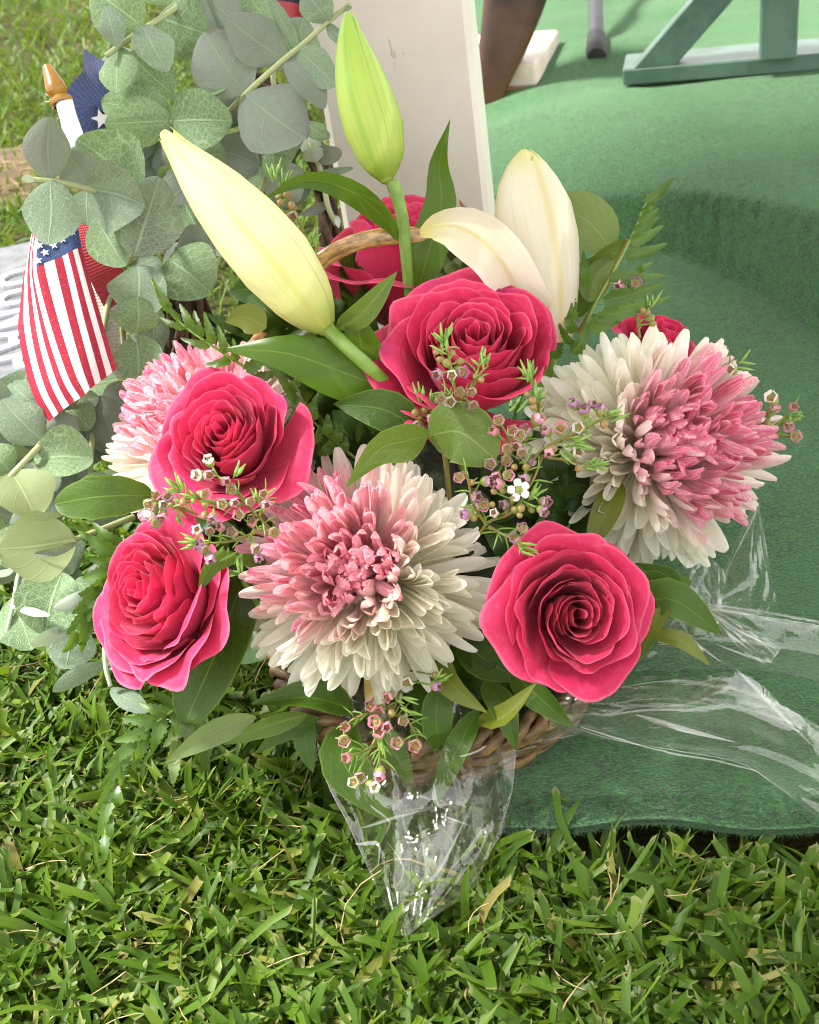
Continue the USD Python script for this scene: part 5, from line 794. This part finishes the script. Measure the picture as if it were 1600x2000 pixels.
# ------------------------------------------------------------------ clear wrap
cw = thing('clear_wrap', 'crumpled clear cellophane wrap around the basket, spread out over the carpet', 'cellophane', G(900, 1480))
def film(rows, nu=70, nv=44, amp=0.004, seed=0, folds=9, cone=None, freq=(3, 9)):
    r = np.random.default_rng(seed); R_ = [cr([P(*w, lift=.024) for w in q], nu) for q in rows]; A = np.array(R_); V = np.stack([cr(A[:, j], nv) for j in range(nu)], 1)
    s, t = np.meshgrid(np.linspace(0, 1, nu), np.linspace(0, 1, nv)); h = 0 * s
    for k in range(folds):
        a = r.uniform(0, np.pi) if cone is None or k % 2 else r.normal(cone, .25); f = r.uniform(*freq); ph = r.uniform(0, 2); x = (s * math.cos(a) + t * math.sin(a)) * f + ph + 0.35 * meshkit.noise(np.stack([s * 3, t * 3, 0 * s + k], -1), seed + k)
        h += np.abs((x % 2) - 1) * r.choice([-1, 1]) / f * 3.0
    h += 0.8 * (np.abs(meshkit.noise(np.stack([s * 13, t * 9, 0 * s], -1), seed) - .5)) * r.uniform(.5, 1.2)
    V = V + (h * amp)[..., None] * nrm(EYE - V); V[..., 2] = np.maximum(V[..., 2], .020); return V.reshape(-1, 3), grid_faces(nv, nu), None
SM = 32
part(cw, 'front_flap', film([[(600, 1330, .72), (760, 1320, .70), (890, 1320, .70), (1020, 1350, .71)], [(632, 1510, .675), (770, 1520, .643), (900, 1520, .64), (1000, 1545, .672)], [(680, 1610, .662), (775, 1630, .634), (880, 1630, .634), (968, 1640, .655)], [(728, 1715, .648), (785, 1735, .628), (860, 1730, .63), (928, 1715, .645)], [(768, 1805, .64), (785, 1828, .636), (805, 1822, .638), (850, 1785, .645)]], amp=.0045, seed=1, cone=.3), 'cellophane', SM)
part(cw, 'front_layer', film([[(690, 1330, .72), (850, 1330, .71), (970, 1350, .71)], [(740, 1600, .675), (860, 1590, .655), (990, 1560, .672)], [(770, 1720, .66), (850, 1700, .65), (965, 1660, .66)], [(788, 1815, .648), (830, 1770, .648), (905, 1720, .655)]], amp=.005, seed=2, cone=.2), 'cellophane', SM)
part(cw, 'gathered_side', film([[(930, 1395, .69), (1060, 1360, .675), (1180, 1335, .67)], [(900, 1470, .69), (1020, 1430, .672), (1140, 1390, .668)], [(905, 1540, .685), (1010, 1480, .68), (1130, 1435, .685)]], amp=.005, seed=3, folds=11), 'cellophane', SM)
part(cw, 'right_wing', film([[(1050, 1375, .68), (1200, 1345, .655), (1330, 1335, .642), (1436, 1312, .635), (1530, 1370, .64), (1650, 1460, .65)], [(1060, 1400, .672), (1200, 1385, .645), (1330, 1385, .632), (1430, 1390, .628), (1540, 1450, .632), (1650, 1530, .64)], [(1085, 1420, .68), (1200, 1430, .655), (1330, 1445, .645), (1440, 1460, .64), (1530, 1520, .645), (1650, 1600, .655)], [(1110, 1430, .70), (1210, 1450, .685), (1320, 1466, .672), (1450, 1492, .67), (1530, 1548, .672), (1650, 1640, .68)]], nu=90, amp=.0042, seed=4, cone=1.35, freq=(1.5, 6)), 'cellophane', SM)
part(cw, 'right_wing_layer', film([[(1150, 1330, .70), (1300, 1320, .69), (1450, 1345, .685), (1570, 1400, .69), (1680, 1480, .70)], [(1150, 1420, .71), (1320, 1440, .70), (1460, 1455, .69), (1580, 1490, .69), (1690, 1570, .70)]], amp=.004, seed=5, cone=1.3, freq=(1.5, 5)), 'cellophane', SM)
part(cw, 'upper_wing', film([[(1340, 1192, .73), (1390, 1184, .72), (1480, 1196, .715), (1600, 1214, .715), (1720, 1236, .72)], [(1320, 1205, .72), (1390, 1196, .705), (1490, 1210, .70), (1600, 1228, .70), (1720, 1252, .70)], [(1290, 1250, .71), (1400, 1250, .70), (1500, 1262, .70), (1600, 1280, .70), (1720, 1310, .70)], [(1240, 1310, .715), (1390, 1308, .715), (1500, 1310, .715), (1600, 1335, .715), (1720, 1380, .72)]], nu=80, amp=.003, seed=6, cone=1.45, freq=(1.2, 4)), 'cellophane', SM)
part(cw, 'pointed_fold', film([[(1379, 1186, .70), (1382, 1184, .70), (1386, 1186, .70)], [(1440, 1262, .69), (1460, 1235, .682), (1478, 1232, .69)], [(1492, 1298, .69), (1515, 1282, .682), (1528, 1264, .69)]], nu=20, nv=40, amp=.003, seed=7, folds=5, cone=.1), 'cellophane', SM)
part(cw, 'upright_corner', film([[(1474, 985, .76), (1478, 982, .76), (1482, 986, .76)], [(1440, 1050, .752), (1470, 1060, .745), (1496, 1060, .755)], [(1405, 1130, .745), (1460, 1140, .735), (1508, 1130, .75)], [(1340, 1185, .74), (1440, 1200, .735), (1524, 1200, .75)]], nu=40, nv=40, amp=.003, seed=8, folds=6, cone=.05, freq=(1.5, 5)), 'cellophane', SM)
part(cw, 'inner_fold', film([[(1300, 1120, .735), (1380, 1090, .735), (1420, 1120, .735)], [(1290, 1180, .73), (1360, 1170, .725), (1410, 1185, .73)], [(1310, 1260, .73), (1370, 1240, .72), (1420, 1250, .73)]], nu=36, nv=30, amp=.004, seed=9), 'cellophane', SM)

def fold(pts, lift=.024):
    if len(pts) >= 5: part(cw, 'crease', tube([P(*q, lift=lift) for q in pts], [.0001, .00026, .00026, .0001], 6, 24), 'cellophane_fold')
    for k in range(1): part(cw, 'crease_facet', blade([P(q[0] + r.normal(0, 5), q[1] + r.normal(0, 5), q[2] - .002, lift=lift + .002) for q in pts], r.uniform(.0006, .0020), 'lance', roll=r.uniform(-1.2, 1.2), fold=.5, curl=r.uniform(-.6, .6), nv=14, nu=7, twist=r.normal(0, .5)), 'cellophane_fold', SM)
for q in ([(612, 1402, .688), (632, 1510, .674), (680, 1610, .661), (728, 1715, .647), (768, 1805, .639), (785, 1828, .635)], [(785, 1828, .635), (850, 1786, .644), (928, 1716, .644), (968, 1640, .654), (1000, 1545, .67), (1008, 1425, .688)], [(786, 1826, .63), (790, 1780, .628), (850, 1710, .626), (925, 1560, .63)], [(700, 1620, .632), (790, 1590, .63), (875, 1570, .632)], [(852, 1598, .63), (915, 1602, .632)], [(838, 1790, .636), (842, 1730, .632), (834, 1690, .63)], [(770, 1735, .63), (788, 1690, .628), (760, 1640, .63)], [(905, 1480, .636), (930, 1470, .634), (958, 1440, .64), (956, 1412, .645)], [(905, 1440, .64), (928, 1470, .634)], [(815, 1545, .634), (850, 1565, .632)], [(845, 1530, .634), (856, 1570, .632), (875, 1590, .632)], [(720, 1570, .636), (760, 1600, .632), (755, 1640, .63)], [(690, 1640, .645), (740, 1650, .634), (745, 1700, .632)],
          [(1055, 1400, .67), (1200, 1445, .652), (1320, 1466, .67), (1450, 1492, .668), (1530, 1548, .67), (1650, 1640, .678)], [(1060, 1376, .675), (1200, 1346, .652), (1330, 1336, .64), (1436, 1312, .632)], [(1436, 1312, .632), (1500, 1360, .634), (1580, 1420, .638), (1660, 1470, .645)], [(1436, 1314, .63), (1520, 1400, .63), (1600, 1470, .634)], [(1240, 1395, .636), (1330, 1430, .63), (1440, 1462, .634)], [(1300, 1372, .634), (1400, 1395, .627), (1500, 1425, .629)], [(1428, 1400, .626), (1436, 1440, .63), (1444, 1462, .633)], [(1200, 1400, .643), (1330, 1370, .63), (1430, 1316, .63)],
          [(1378, 1185, .698), (1480, 1196, .698), (1600, 1214, .698), (1720, 1236, .70)], [(1380, 1188, .69), (1440, 1236, .68), (1526, 1266, .682)], [(1380, 1188, .69), (1430, 1240, .68), (1492, 1296, .683)], [(1382, 1190, .69), (1450, 1256, .679), (1498, 1290, .681)], [(1526, 1266, .682), (1510, 1282, .68), (1494, 1298, .683)], [(1400, 1262, .695), (1500, 1284, .69), (1570, 1292, .70), (1640, 1330, .71)], [(1320, 1225, .70), (1420, 1290, .69), (1490, 1318, .70)], [(1478, 984, .755), (1430, 1090, .742), (1405, 1130, .742)], [(1480, 984, .755), (1500, 1070, .75), (1522, 1200, .748)], [(1384, 1145, .73), (1386, 1165, .728), (1390, 1180, .725)], [(1276, 1260, .70), (1360, 1275, .69), (1400, 1290, .70)], [(1215, 1340, .665), (1240, 1310, .66), (1270, 1280, .66)]): fold(q)
